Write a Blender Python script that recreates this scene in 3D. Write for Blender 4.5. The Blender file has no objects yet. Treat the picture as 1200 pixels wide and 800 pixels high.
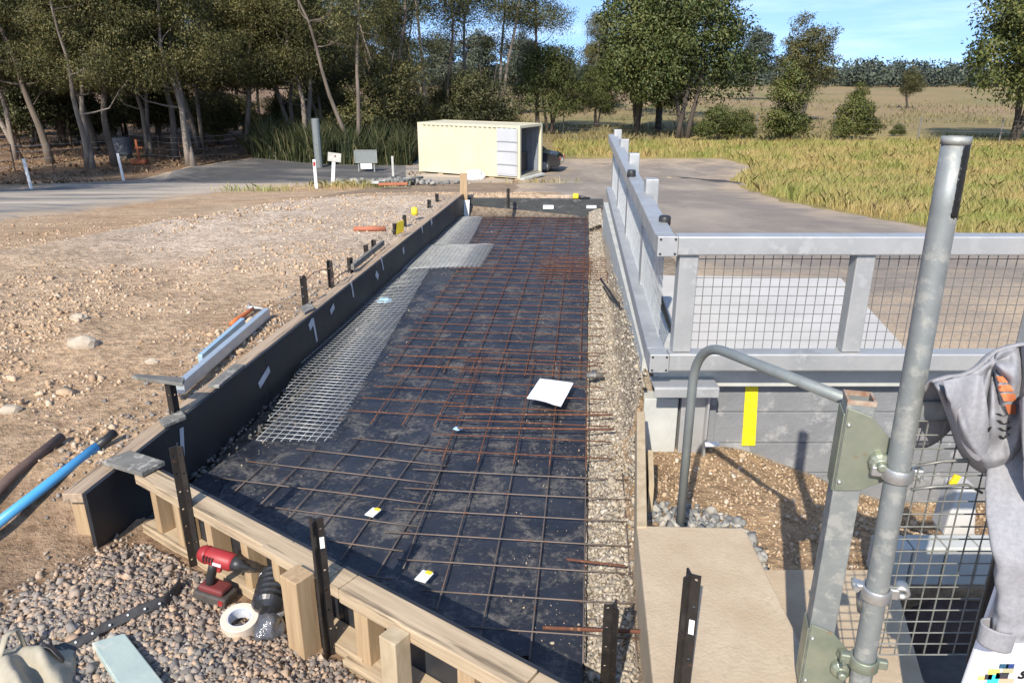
import bpy, math, random
import numpy as np
from mathutils import Vector, Matrix, noise as mnoise

random.seed(7)
rng = np.random.default_rng(7)
R = math.radians
scn = bpy.context.scene
COL = scn.collection

# ------------------------------------------------------------------ camera constants
F, TH, CH = 870.0, R(19.9), 2.1          # focal length (px of a 1200 wide frame), pitch, eye height
ct, st = math.cos(TH), math.sin(TH)

def ray(px, py):
    a = (px - 600) / F; b = (py - 400) / F
    return Vector((a, ct - b * st, -st - b * ct))
def at(px, py, z):                        # point of a sight line at height z
    d = ray(px, py); t = (z - CH) / d.z
    return Vector((d.x * t, d.y * t, z))
def W(px, py, D):                         # point of a sight line at forward distance D
    d = ray(px, py); t = D / d.y
    return Vector((d.x * t, D, CH + d.z * t))

def clamp(t, a=0.0, b=1.0): return max(a, min(b, t))
def sstep(a, b, x):
    t = clamp((x - a) / (b - a)); return t * t * (3 - 2 * t)

# ------------------------------------------------------------------ terrain
def Lx(y): return -1.727 + (y - 3.937) * 0.1327          # inner face of the long left form
def Px(y): return 0.267 + (y - 2.213) * 0.0997           # right edge of the membrane
def Rx(y): return 0.75 + (y - 3.76) * 0.0766             # left face of the deck rail
FA = Vector((-1.70, 3.115)); FD = Vector((0.814, -0.581)); FN = Vector((-0.581, -0.814))
def front_off(x, y): return (Vector((x, y)) - FA).dot(FN)  # >0 outside the front form

def n3(x, y, s, seed=0.0): return mnoise.noise(Vector((x * s + seed, y * s - seed, seed)))

def base_z(x, y):
    if x < -2.2:
        t = sstep(0, 1, (-2.2 - x) / 6.0); y0 = 11.5 - 7.0 * t; zt = 0.33
    elif x > 0.9:
        t = sstep(0, 1, (x - 0.9) / .45); y0 = 11.5 - 4.5 * sstep(0, 1, (x - 0.9) / 1.5); zt = 0.33 - 0.25 * t
    else:
        y0 = 11.5; zt = 0.33
    s = (y - y0) / (30 - y0)
    if s <= 0: z = zt
    elif s < 1: z = zt + (-2.3 - zt) * s
    else: z = -2.3 - 0.62 * sstep(30, 38, y)
    return z

def fill_z(x, y):
    z = 0.05 - 0.07 * sstep(3.2, 3.9, y) - 0.40 * sstep(1.15, 2.5, x) * sstep(2.7, 3.7, y)
    if x > 1.5 and y < 2.68: z = -.35
    return z + 0.02 * n3(x, y, 4, 3)
def zg(x, y):
    z = base_z(x, y)
    if y > 45:
        z += 0.25 * n3(x, y, 0.02, 3.1) * sstep(45, 90, y)
        return z
    rough = 0.05 * n3(x, y, 0.55, 1.3) + 0.026 * n3(x, y, 2.3, 7.7) + 0.020 * n3(x, y, 6.0, 2.2) * (1 + n3(x, y, .8, 14))
    tr = x + .55 * y + .5 * n3(x, y, .15, 61)                    # a pair of shallow wheel ruts crossing the yard
    for c_ in (-2.2, -.6): rough -= .03 * math.exp(-((tr - c_) / .16) ** 2) * (.5 + n3(x, y, .7, 66)) * (1 - sstep(9, 13, y))
    rough *= 1 - .6 * sstep(10, 16, y)
    if x < -2.0 and y > 3: z += rough * sstep(-2.0, -3.0, x)
    fo = front_off(x, y)
    # outside the front form: low gravel yard, rising to the dirt on the left
    if fo > 0.03 and x < 0.52 or y < 1.3:
        t = sstep(-3.1, -2.15, x)
        zf = 0.31 * (1 - t) + (0.05 + 0.07 * sstep(.14, .5, fo)) * t + 0.03 * n3(x, y, 1.6, 5.0) + 0.012 * n3(x, y, 7, 9.0)
        if x < -1.9:
            k = sstep(2.75, 3.25, y); zf = zf * (1 - k) + 0.33 * k
        if x > 0.2: zf = 0.05
        return zf
    if fo <= 0.03 and y < 11.62 and x > Lx(y) - 0.07:
        # the excavation
        if y > 3.95: xr, zb = Rx(y), 0.44 - .32 * sstep(8.6, 9.6, y)
        elif y > 2.7: xr, zb = 0.54 + (y - 2.7) * 0.155, 0.20
        else: xr, zb = 0.50, 0.20
        if x < xr:
            p = Px(y)
            if x < p: return -0.035
            k = sstep(p + 0.2, xr + 0.02, x)
            return -0.03 + 0.05 * sstep(p, p + 0.15, x) + (zb - 0.02) * k * k + 0.01 * n3(x, y, 5, 1)
        if y < 4.07:
            return fill_z(x, y)
        if y < 9.3:
            k = 1 - sstep(xr + .08, xr + .2, x); return z + (.42 - z) * k
        return z + (.12 - z) * (1 - sstep(xr + .1, xr + 1.1, x))
    if x > 0.5 and y < 4.07:
        return fill_z(x, y)
    if x > 5 and y > 9: z += 0.03 * n3(x, y, 0.6, 4)
    return z

def hit(px, py, smooth=True):             # sight line on the terrain
    d = ray(px, py); t = 1.0
    for i in range(6000):
        p = d * t
        if CH + p.z <= (base_z(p.x, p.y) if smooth else zg(p.x, p.y)): break
        t *= 1.004
    return Vector((p.x, p.y, zg(p.x, p.y)))
def spot(px, D):                          # a place on the ground below the given column, D metres out
    x = (px - 600) / F * (D * ct + 4.9 * st)
    return Vector((x, D, zg(x, D)))

# ------------------------------------------------------------------ node materials
def newmat(name):
    m = bpy.data.materials.new(name); m.use_nodes = True
    nt = m.node_tree; b = nt.nodes['Principled BSDF']
    return m, nt, b
def N(nt, t, **kw):
    n = nt.nodes.new(t)
    for k, v in kw.items():
        if k in n.inputs: n.inputs[k].default_value = v
        else: setattr(n, k, v)
    return n
def c4(c): return (c[0], c[1], c[2], 1)
def ramp(nt, fac, stops):
    r = nt.nodes.new('ShaderNodeValToRGB'); e = r.color_ramp.elements
    while len(e) < len(stops): e.new(0.5)
    for i, (p, c) in enumerate(stops): e[i].position = p; e[i].color = c4(c)
    nt.links.new(fac, r.inputs[0]); return r.outputs[0]
def mix(nt, fac, a, b, mode='MIX'):
    n = nt.nodes.new('ShaderNodeMix'); n.data_type = 'RGBA'; n.blend_type = mode
    for s, v in ((0, fac), (6, a), (7, b)):
        if hasattr(v, 'links'): nt.links.new(v, n.inputs[s])
        else: n.inputs[s].default_value = v if s == 0 else c4(v)
    return n.outputs[2]
def coords(nt, rotz=0.0, scale=(1, 1, 1), kind='Object'):
    tc = nt.nodes.new('ShaderNodeTexCoord'); mp = nt.nodes.new('ShaderNodeMapping')
    mp.vector_type = 'TEXTURE' if rotz else 'POINT'
    if rotz:
        mp.inputs['Rotation'].default_value = (0, 0, rotz)
        mp2 = nt.nodes.new('ShaderNodeMapping'); mp2.inputs['Scale'].default_value = scale
        nt.links.new(tc.outputs[kind], mp.inputs[0]); nt.links.new(mp.outputs[0], mp2.inputs[0])
        return mp2.outputs[0]
    mp.inputs['Scale'].default_value = scale
    nt.links.new(tc.outputs[kind], mp.inputs[0]); return mp.outputs[0]
def noise_tex(nt, vec, scale, detail=6, rough=0.6, dist=0.0):
    n = N(nt, 'ShaderNodeTexNoise', Scale=scale, Detail=detail, Roughness=rough, Distortion=dist)
    nt.links.new(vec, n.inputs['Vector']); return n.outputs['Fac']
def add_bump(nt, b, h, strength, dist=0.01):
    n = N(nt, 'ShaderNodeBump', Strength=strength, Distance=dist)
    nt.links.new(h, n.inputs['Height']); nt.links.new(n.outputs[0], b.inputs['Normal']); return n

def M(name, c1, c2=None, scale=8, rough=0.7, rough2=None, metal=0, bump=0.0, bscale=60, bdist=0.004,
      stretch=(1, 1, 1), rotz=0.0, island=None, spots=None, trans=0.0, lo=0.3, hi=0.7, coat=0.0, spec=0.5, detail=7):
    m, nt, b = newmat(name)
    v = coords(nt, rotz, stretch)
    c2 = c2 or tuple(x * 0.75 for x in c1)
    f = noise_tex(nt, v, scale, detail)
    col = ramp(nt, f, [(lo, c1), (hi, c2)])
    if spots:                              # (colour, scale, threshold)
        f2 = noise_tex(nt, v, spots[1], 5, 0.65)
        k = ramp(nt, f2, [(spots[2] - 0.05, (0, 0, 0)), (spots[2] + 0.05, (1, 1, 1))])
        col = mix(nt, k, col, spots[0])
    if island:
        g = nt.nodes.new('ShaderNodeNewGeometry')
        k = ramp(nt, g.outputs['Random Per Island'], island)
        col = mix(nt, 1.0, col, k, 'MULTIPLY')
    nt.links.new(col, b.inputs['Base Color'])
    b.inputs['Roughness'].default_value = rough
    if rough2 is not None:
        rr = ramp(nt, f, [(lo, (rough,) * 3), (hi, (rough2,) * 3)]); nt.links.new(rr, b.inputs['Roughness'])
    b.inputs['Metallic'].default_value = metal
    b.inputs['Specular IOR Level'].default_value = spec
    b.inputs['Coat Weight'].default_value = coat
    if bump:
        add_bump(nt, b, noise_tex(nt, v, bscale, 5), bump, bdist)
    if trans:
        out = nt.nodes['Material Output']; t = nt.nodes.new('ShaderNodeBsdfTranslucent')
        ms = nt.nodes.new('ShaderNodeMixShader'); ms.inputs[0].default_value = trans
        nt.links.new(col, t.inputs[0]); nt.links.new(b.outputs[0], ms.inputs[1]); nt.links.new(t.outputs[0], ms.inputs[2])
        nt.links.new(ms.outputs[0], out.inputs[0])
    return m

FANG = math.atan2(FD.y, FD.x)
LANG = math.atan2(1, 0.1327)
isl = lambda a, b: [(0.0, (a, a, a)), (1.0, (b, b, b))]
MT = {}
MT['galv'] = M('galvanised_steel', (0.53, 0.53, 0.515), (0.33, 0.335, 0.33), 4, 0.42, 0.62, metal=0.5, bump=0.05, bscale=40, spots=((0.46, 0.46, 0.45), 16, 0.55))
MT['galv_old'] = M('weathered_galvanised', (0.30, 0.315, 0.305), (0.20, 0.215, 0.21), 11, 0.5, 0.7, metal=0.45, bump=0.1, bscale=70, spots=((0.36, 0.36, 0.33), 20, 0.56))
MT['galv_grey'] = M('grey_pipe_steel', (0.27, 0.29, 0.28), (0.19, 0.21, 0.205), 12, 0.45, 0.6, metal=0.4, bump=0.06)
MT['zinc'] = M('zinc_passivated', (0.38, 0.39, 0.30), (0.20, 0.235, 0.18), 9, 0.40, 0.6, metal=0.65, bump=0.1, spots=((0.32, 0.17, 0.08), 12, 0.66))
MT['zinc_clean'] = M('zinc_coupler', (0.62, 0.62, 0.60), (0.42, 0.42, 0.40), 22, 0.33, 0.5, metal=0.8, bump=0.15, bscale=90)
MT['rust'] = M('rusty_bar', (0.15, 0.055, 0.028), (0.085, 0.036, 0.022), 25, 0.85, bump=0.3, bscale=150, spots=((0.30, 0.15, 0.08), 40, 0.62))
MT['darkbar'] = M('mill_steel_bar', (0.13, 0.11, 0.10), (0.20, 0.15, 0.12), 14, 0.6, metal=0.35, spots=((0.20, 0.09, 0.05), 18, 0.62))
MT['wire'] = M('galvanised_wire', (0.62, 0.64, 0.63), (0.45, 0.46, 0.46), 20, 0.45, metal=0.5)
MT['wire_dark'] = M('dull_wire', (0.23, 0.22, 0.20), (0.16, 0.15, 0.14), 25, 0.55, metal=0.4)
MT['wire_gate'] = M('dull_gate_wire', (0.30, 0.30, 0.27), (0.17, 0.17, 0.15), 25, 0.5, metal=0.5)
MT['picket'] = M('black_picket_paint', (0.013, 0.012, 0.011), (0.028, 0.022, 0.018), 20, 0.42, 0.6, bump=0.1, spots=((0.09, 0.045, 0.025), 30, 0.68))
MT['rustplate'] = M('rust_top', (0.22, 0.10, 0.05), (0.42, 0.36, 0.28), 30, 0.8, bump=0.2)
def wood(name, c1, c2, ang, scale=9): 
    return M(name, c1, c2, scale, 0.75, bump=0.25, bscale=14, bdist=0.003, stretch=(0.35, 6, 6), rotz=ang, lo=0.33, hi=0.68, spots=((c2[0] * .55, c2[1] * .55, c2[2] * .55), 5, 0.60))
MT['pine_f'] = wood('pine_front', (0.50, 0.385, 0.25), (0.34, 0.25, 0.155), FANG, 7)
MT['pine_l'] = wood('pine_left', (0.42, 0.315, 0.215), (0.29, 0.21, 0.14), LANG)
MT['pine_v'] = M('pine_upright', (0.45, 0.32, 0.185), (0.31, 0.205, 0.11), 9, 0.75, bump=0.2, bscale=14, stretch=(6, 6, 0.35))
MT['pine_end'] = M('sawn_timber', (0.50, 0.40, 0.265), (0.35, 0.265, 0.16), 7, 0.8, bump=0.2, bscale=40, stretch=(3, 3, 1))
MT['ply'] = M('black_form_ply', (0.012, 0.013, 0.016), (0.030, 0.032, 0.036), 3.5, 0.42, 0.6, bump=0.06, bscale=8, spots=((0.085, 0.085, 0.085), 9, 0.70), detail=9)
MT['plyfar'] = M('dusty_form_ply', (0.055, 0.058, 0.058), (0.028, 0.03, 0.03), 5, 0.7, bump=0.1, spots=((0.14, 0.13, 0.12), 7, 0.62), stretch=(1, 1, 3))
MT['plygrey'] = M('dusty_ply_offcut', (0.20, 0.19, 0.165), (0.10, 0.097, 0.087), 11, 0.8, bump=0.2, spots=((0.33, 0.31, 0.27), 20, 0.6))
MT['greenwood'] = M('pale_green_timber', (0.40, 0.46, 0.41), (0.29, 0.37, 0.35), 6, 0.85, bump=0.2, spots=((0.50, 0.50, 0.42), 8, 0.6))
MT['conc'] = M('concrete_tan', (0.50, 0.40, 0.275), (0.40, 0.30, 0.195), 5, 0.9, bump=0.5, bscale=70, bdist=.006, spots=((0.42, 0.33, 0.225), 38, 0.58))
MT['concside'] = M('concrete_edge', (0.44, 0.35, 0.25), (0.33, 0.25, 0.17), 8, 0.9, bump=0.3, bscale=40)
MT['concwhite'] = M('concrete_new', (0.54, 0.52, 0.48), (0.45, 0.43, 0.40), 2.0, 0.85, bump=0.1, bscale=80)
MT['concgrey'] = M('concrete_sleeper', (0.23, 0.235, 0.24), (0.17, 0.175, 0.18), 5, 0.9, bump=0.6, bscale=45, bdist=0.008, spots=((0.30, 0.30, 0.295), 9, 0.60))
MT['concpale'] = M('concrete_pale', (0.50, 0.50, 0.46), (0.38, 0.38, 0.35), 6, 0.9, bump=0.25, bscale=60)
MT['white'] = M('white_paint', (0.80, 0.80, 0.79), (0.72, 0.72, 0.70), 4, 0.5)
MT['whitesign'] = M('white_sign_sheet', (0.80, 0.79, 0.81), (0.76, 0.75, 0.77), 3, 0.35)
MT['tape'] = M('silver_tape', (0.62, 0.63, 0.65), (0.48, 0.49, 0.52), 9, 0.45)
MT['paper'] = M('paper', (0.80, 0.80, 0.83), (0.72, 0.72, 0.78), 5, 0.8)
MT['yellow'] = M('yellow_plastic', (0.80, 0.62, 0.03), (0.70, 0.50, 0.03), 9, 0.5)
MT['yellowpaint'] = M('yellow_paint', (0.78, 0.66, 0.0), (0.62, 0.50, 0.02), 26, 0.65, bump=0.4, bscale=45, spots=((0.40, 0.36, 0.16), 30, 0.66))
MT['red'] = M('red_plastic', (0.36, 0.022, 0.024), (0.27, 0.025, 0.025), 18, 0.5, bump=.05, spots=((.30, .12, .09), 22, .64))
MT['blackplastic'] = M('black_plastic', (0.018, 0.018, 0.019), (0.035, 0.033, 0.032), 15, 0.45, bump=0.05)
MT['dustblack'] = M('dusty_black_plastic', (0.045, 0.04, 0.037), (0.085, 0.07, 0.06), 25, 0.65, bump=0.1)
MT['bluepipe'] = M('blue_pipe', (0.055, 0.29, 0.58), (0.09, 0.34, 0.60), 10, 0.4, bump=0.03, spots=((0.30, 0.40, 0.50), 18, 0.70))
MT['bluestick'] = M('pale_blue_metal', (0.28, 0.45, 0.58), (0.38, 0.50, 0.58), 10, 0.4, metal=0.2)
MT['alu'] = M('aluminium', (0.55, 0.60, 0.62), (0.43, 0.49, 0.53), 12, 0.4, metal=0.5, bump=0.03)
MT['orange'] = M('orange_handle', (0.60, 0.17, 0.04), (0.50, 0.13, 0.04), 12, 0.6)
MT['orangebar'] = M('orange_paint', (0.42, 0.12, 0.045), (0.30, 0.09, 0.04), 9, 0.6)
MT['terracotta'] = M('terracotta', (0.42, 0.15, 0.08), (0.33, 0.11, 0.06), 9, 0.8)
MT['brownbar'] = M('brown_pipe', (0.085, 0.055, 0.045), (0.14, 0.085, 0.06), 20, 0.7, bump=0.2)
MT['strap'] = M('black_rubber', (0.038, 0.037, 0.038), (0.075, 0.07, 0.065), 25, 0.6, bump=0.2)
MT['canvas'] = M('canvas_bag', (0.42, 0.37, 0.28), (0.30, 0.27, 0.20), 12, 0.95, bump=0.3, bscale=120)
MT['rock'] = M('pale_rock', (0.45, 0.38, 0.29), (0.33, 0.27, 0.20), 15, 0.95, bump=0.5, bscale=40)
MT['bluewhite'] = M('blue_plastic_bit', (0.25, 0.50, 0.72), (0.40, 0.58, 0.70), 12, 0.5)
MT['cream'] = M('cream_paint', (0.62, 0.565, 0.405), (0.56, 0.505, 0.355), 0.8, 0.5, spots=((0.38, 0.27, 0.16), 7, 0.72))
MT['creamdoor'] = M('grey_door_paint', (0.46, 0.47, 0.49), (0.40, 0.41, 0.43), 0.9, 0.5)
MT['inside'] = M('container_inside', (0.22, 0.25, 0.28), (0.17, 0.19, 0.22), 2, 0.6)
MT['carpaint'] = M('black_car_paint', (0.012, 0.012, 0.014), (0.02, 0.02, 0.022), 3, 0.2, coat=0.6)
MT['tyre'] = M('tyre_rubber', (0.02, 0.02, 0.02), (0.03, 0.03, 0.03), 9, 0.8)
MT['glass'] = M('dark_glass', (0.02, 0.025, 0.03), (0.03, 0.035, 0.04), 3, 0.05)
MT['redlamp'] = M('lamp_red', (0.4, 0.02, 0.02), None, 3, 0.2)
MT['bark'] = M('gum_bark', (0.19, 0.15, 0.115), (0.085, 0.068, 0.054), 2.2, 0.95, bump=0.6, bscale=9, bdist=0.03, stretch=(1, 1, 0.25))
MT['barkpale'] = M('pale_gum_bark', (0.30, 0.25, 0.20), (0.15, 0.12, 0.095), 1.8, 0.9, bump=0.4, bscale=7, bdist=0.03, stretch=(1, 1, 0.3))
MT['barkdark'] = M('burnt_bark', (0.045, 0.038, 0.033), (0.09, 0.07, 0.055), 2.2, 0.95, bump=0.6, bscale=9, bdist=0.03, stretch=(1, 1, 0.25))
def leafmat(name, stops, trans=0.25, nsc=.7, nst=None):
    m, nt, b = newmat(name)
    g = nt.nodes.new('ShaderNodeNewGeometry'); v = coords(nt)
    oi = nt.nodes.new('ShaderNodeObjectInfo')
    c = ramp(nt, g.outputs['Random Per Island'], stops)
    f = noise_tex(nt, v, nsc, 3)
    c = mix(nt, 1.0, c, ramp(nt, f, nst or [(0.3, (0.72, 0.75, 0.75)), (0.7, (1.25, 1.2, 1.05))]), 'MULTIPLY')
    c = mix(nt, 1.0, c, ramp(nt, oi.outputs['Random'], [(0.0, (0.80, 0.86, 0.9)), (1.0, (1.15, 1.1, 0.95))]), 'MULTIPLY')
    nt.links.new(c, b.inputs['Base Color']); b.inputs['Roughness'].default_value = 0.55
    b.inputs['Specular IOR Level'].default_value = 0.35
    t = nt.nodes.new('ShaderNodeBsdfTranslucent'); ms = nt.nodes.new('ShaderNodeMixShader'); ms.inputs[0].default_value = trans
    nt.links.new(c, t.inputs[0]); nt.links.new(b.outputs[0], ms.inputs[1]); nt.links.new(t.outputs[0], ms.inputs[2])
    nt.links.new(ms.outputs[0], nt.nodes['Material Output'].inputs[0]); return m
MT['leaf'] = leafmat('gum_leaves', [(0, (0.085, 0.095, 0.038)), (0.45, (0.125, 0.130, 0.052)), (0.8, (0.17, 0.16, 0.068)), (1, (0.23, 0.19, 0.10))])
MT['leafdark'] = leafmat('dark_gum_leaves', [(0, (0.066, 0.074, 0.030)), (0.5, (0.105, 0.110, 0.045)), (0.85, (0.15, 0.14, 0.062)), (1, (0.22, 0.18, 0.09))])
MT['leafgreen'] = leafmat('green_leaves', [(0, (0.078, 0.105, 0.030)), (0.5, (0.12, 0.145, 0.045)), (1, (0.20, 0.19, 0.07))])
MT['leafolive'] = leafmat('olive_leaves', [(0, (0.085, 0.090, 0.034)), (0.5, (0.135, 0.128, 0.050)), (1, (0.21, 0.17, 0.075))])
MT['leafhaze'] = leafmat('haze_grey_leaves', [(0, (0.085, 0.105, 0.085)), (0.5, (0.12, 0.14, 0.11)), (1, (0.17, 0.18, 0.14))])  # leaf colour paled and greyed to suggest distance haze
MT['reed'] = leafmat('reed_leaves', [(0, (0.028, 0.038, 0.015)), (0.6, (0.06, 0.075, 0.028)), (0.9, (0.13, 0.12, 0.055)), (1, (0.26, 0.21, 0.11))], 0.2)
MT['grass'] = leafmat('dry_grass', [(0, (0.27, 0.26, 0.095)), (0.35, (0.44, 0.375, 0.155)), (0.7, (0.58, 0.475, 0.24)), (1, (0.66, 0.56, 0.34))], 0.4, .45, [(.34, (.60, .84, .45)), (.60, (1.12, 1.02, .98))])

# ground: zone colour painted per vertex (what the soil IS there), broken up by noise
def groundmat():
    m, nt, b = newmat('ground_soil')
    a = nt.nodes.new('ShaderNodeAttribute'); a.attribute_name = 'zone'
    v = coords(nt)
    f1 = noise_tex(nt, v, 0.9, 8, 0.62); f2 = noise_tex(nt, v, 16, 8, 0.7); f3 = noise_tex(nt, v, 4.0, 6, 0.65)
    c = mix(nt, 1.0, a.outputs['Color'], ramp(nt, f1, [(0.3, (0.80, 0.78, 0.76)), (0.7, (1.18, 1.17, 1.15))]), 'MULTIPLY')
    c = mix(nt, 1.0, c, ramp(nt, f3, [(0.35, (0.82, 0.80, 0.78)), (0.65, (1.12, 1.12, 1.12))]), 'MULTIPLY')
    c = mix(nt, 1.0, c, ramp(nt, f2, [(0.38, (0.74, 0.70, 0.67)), (0.52, (1.02, 1.0, 1.0)), (0.68, (1.2, 1.2, 1.2))]), 'MULTIPLY')
    nt.links.new(c, b.inputs['Base Color']); b.inputs['Roughness'].default_value = 0.95
    b.inputs['Specular IOR Level'].default_value = 0.2
    mm = nt.nodes.new('ShaderNodeMath'); mm.operation = 'ADD'
    nt.links.new(f2, mm.inputs[0]); nt.links.new(f3, mm.inputs[1])
    add_bump(nt, b, mm.outputs[0], 0.9, 0.045)
    return m
MT['ground'] = groundmat()
def asphalt(name, c1, c2, dust, th, stretch=(0.25, 1, 1), th2=0.62, soil=(.42, .315, .21), ew=1.3):
    m, nt, b = newmat(name); v = coords(nt); vs = coords(nt, 0, stretch)
    f = noise_tex(nt, v, 1.2, 8, 0.65); g = noise_tex(nt, v, 45, 4, 0.7); d = noise_tex(nt, vs, 0.55, 7, 0.6)
    c = ramp(nt, f, [(0.3, c1), (0.7, c2)])
    c = mix(nt, ramp(nt, d, [(th, (0, 0, 0)), (th2, (1, 1, 1))]), c, dust)
    ea = nt.nodes.new('ShaderNodeAttribute'); ea.attribute_name = 'edge'; e2 = noise_tex(nt, v, 0.7, 8, 0.7)
    mm = nt.nodes.new('ShaderNodeMath'); mm.operation = 'MULTIPLY_ADD'; mm.inputs[1].default_value = -1.0 * ew; nt.links.new(ea.outputs['Fac'], mm.inputs[0]); nt.links.new(e2, mm.inputs[2])
    c = mix(nt, ramp(nt, mm.outputs[0], [(0.28, (0, 0, 0)), (0.52, (1, 1, 1))]), c, soil)
    c = mix(nt, 1.0, c, ramp(nt, g, [(0.35, (0.75, 0.75, 0.75)), (0.65, (1.2, 1.2, 1.2))]), 'MULTIPLY')
    nt.links.new(c, b.inputs['Base Color']); b.inputs['Roughness'].default_value = 0.9
    add_bump(nt, b, g, 0.4, 0.01); return m
MT['asphalt'] = asphalt('asphalt_road', (0.15, 0.14, 0.13), (0.21, 0.195, 0.175), (0.46, 0.385, 0.30), 0.42)
MT['asphalt_tree_shade'] = asphalt('asphalt_tree_shade', (0.05, 0.05, 0.052), (0.085, 0.082, 0.08), (0.19, 0.17, 0.15), 0.50, (.3, 1, 1), .68, (.18, .165, .15), 1.0)  # asphalt darkened in colour to stand for tree shade
MT['yard'] = asphalt('asphalt_yard', (0.265, 0.215, 0.168), (0.20, 0.165, 0.132), (0.36, 0.295, 0.225), 0.48, (1, 0.35, 1), 0.7)
MT['patch'] = asphalt('dark_stripe', (0.04, 0.038, 0.035), (0.07, 0.062, 0.055), (0.12, 0.10, 0.08), 0.6)
def membrane():
    m, nt, b = newmat('black_membrane'); v = coords(nt)
    f = noise_tex(nt, v, 2.4, 9, 0.68, 0.6); d = noise_tex(nt, v, 4.2, 9, 0.78, 0.6); w = noise_tex(nt, v, 3.0, 3, 0.5, 1.5)
    c = ramp(nt, f, [(0.35, (0.012, 0.014, 0.020)), (0.65, (0.030, 0.033, 0.043))])
    gr = noise_tex(nt, v, 45, 6, 0.75)
    dm = nt.nodes.new('ShaderNodeMath'); dm.operation = 'MULTIPLY_ADD'; dm.inputs[1].default_value = .55; dm.inputs[2].default_value = -.27; nt.links.new(gr, dm.inputs[0])
    da = nt.nodes.new('ShaderNodeMath'); da.operation = 'ADD'; nt.links.new(d, da.inputs[0]); nt.links.new(dm.outputs[0], da.inputs[1])
    c = mix(nt, ramp(nt, da.outputs[0], [(0.50, (0, 0, 0)), (0.70, (0.85, 0.85, 0.85))]), c, (0.17, 0.155, 0.135))
    nt.links.new(c, b.inputs['Base Color'])
    nt.links.new(ramp(nt, d, [(0.4, (0.40,) * 3), (0.65, (0.75,) * 3)]), b.inputs['Roughness'])
    vv = nt.nodes.new('ShaderNodeTexVoronoi'); vv.feature = 'DISTANCE_TO_EDGE'; vv.inputs['Scale'].default_value = 2.3
    dv = nt.nodes.new('ShaderNodeVectorMath'); dv.operation = 'MULTIPLY_ADD'; dv.inputs[1].default_value = (.35, .35, 0); nn_ = N(nt, 'ShaderNodeTexNoise', Scale=2.0, Detail=4); nt.links.new(v, nn_.inputs['Vector'])
    nt.links.new(nn_.outputs['Color'], dv.inputs[0]); nt.links.new(v, dv.inputs[2]); nt.links.new(dv.outputs[0], vv.inputs['Vector'])
    cr = ramp(nt, vv.outputs['Distance'], [(0.0, (1, 1, 1)), (0.05, (0, 0, 0))])
    sm = nt.nodes.new('ShaderNodeMath'); sm.operation = 'MULTIPLY_ADD'; sm.inputs[1].default_value = .25; nt.links.new(cr, sm.inputs[0]); nt.links.new(w, sm.inputs[2])
    add_bump(nt, b, sm.outputs[0], 0.5, 0.03); return m
MT['membrane'] = membrane()
def stones(name, stops, bump=0.3):
    m, nt, b = newmat(name); g = nt.nodes.new('ShaderNodeNewGeometry'); v = coords(nt)
    c = ramp(nt, g.outputs['Random Per Island'], stops)
    c = mix(nt, 1.0, c, ramp(nt, noise_tex(nt, v, 60, 4), [(0.3, (0.8, 0.8, 0.8)), (0.7, (1.15, 1.15, 1.15))]), 'MULTIPLY')
    nt.links.new(c, b.inputs['Base Color']); b.inputs['Roughness'].default_value = 0.92
    add_bump(nt, b, noise_tex(nt, v, 120, 3), bump, 0.003); return m
MT['st_front'] = stones('front_gravel', [(0, (0.13, 0.115, 0.10)), (0.35, (0.25, 0.205, 0.17)), (0.65, (0.35, 0.255, 0.18)), (0.88, (0.45, 0.315, 0.21)), (1, (0.42, 0.38, 0.33))])
MT['st_mix'] = stones('mixed_gravel', [(0, (0.17, 0.155, 0.14)), (0.4, (0.25, 0.225, 0.20)), (0.7, (0.34, 0.28, 0.22)), (0.9, (0.42, 0.30, 0.20)), (1, (0.40, 0.37, 0.32))])
MT['st_dark'] = stones('dark_gravel', [(0, (0.06, 0.058, 0.055)), (0.6, (0.11, 0.105, 0.098)), (1, (0.19, 0.175, 0.155))])
MT['st_grey'] = stones('grey_gravel', [(0, (0.15, 0.15, 0.145)), (0.5, (0.24, 0.235, 0.22)), (0.8, (0.33, 0.31, 0.27)), (1, (0.42, 0.39, 0.34))])
MT['st_dirt'] = stones('rubble', [(0, (0.33, 0.22, 0.135)), (0.5, (0.46, 0.325, 0.205)), (0.9, (0.52, 0.395, 0.275)), (1, (0.55, 0.47, 0.37))])
MT['st_base'] = stones('road_base', [(0, (0.22, 0.19, 0.15)), (0.5, (0.32, 0.275, 0.21)), (0.8, (0.40, 0.335, 0.25)), (1, (0.50, 0.45, 0.37))])
MT['st_brown'] = stones('brown_fill', [(0, (0.34, 0.24, 0.145)), (0.5, (0.44, 0.32, 0.20)), (0.85, (0.50, 0.38, 0.255)), (1, (0.55, 0.47, 0.37))])
def hoodiemat():
    return M('grey_marle_fleece', (0.31, 0.306, 0.315), (0.235, 0.232, 0.242), 90, 0.95, bump=0.35, bscale=220, bdist=0.002)
MT['fleece'] = hoodiemat()

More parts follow.
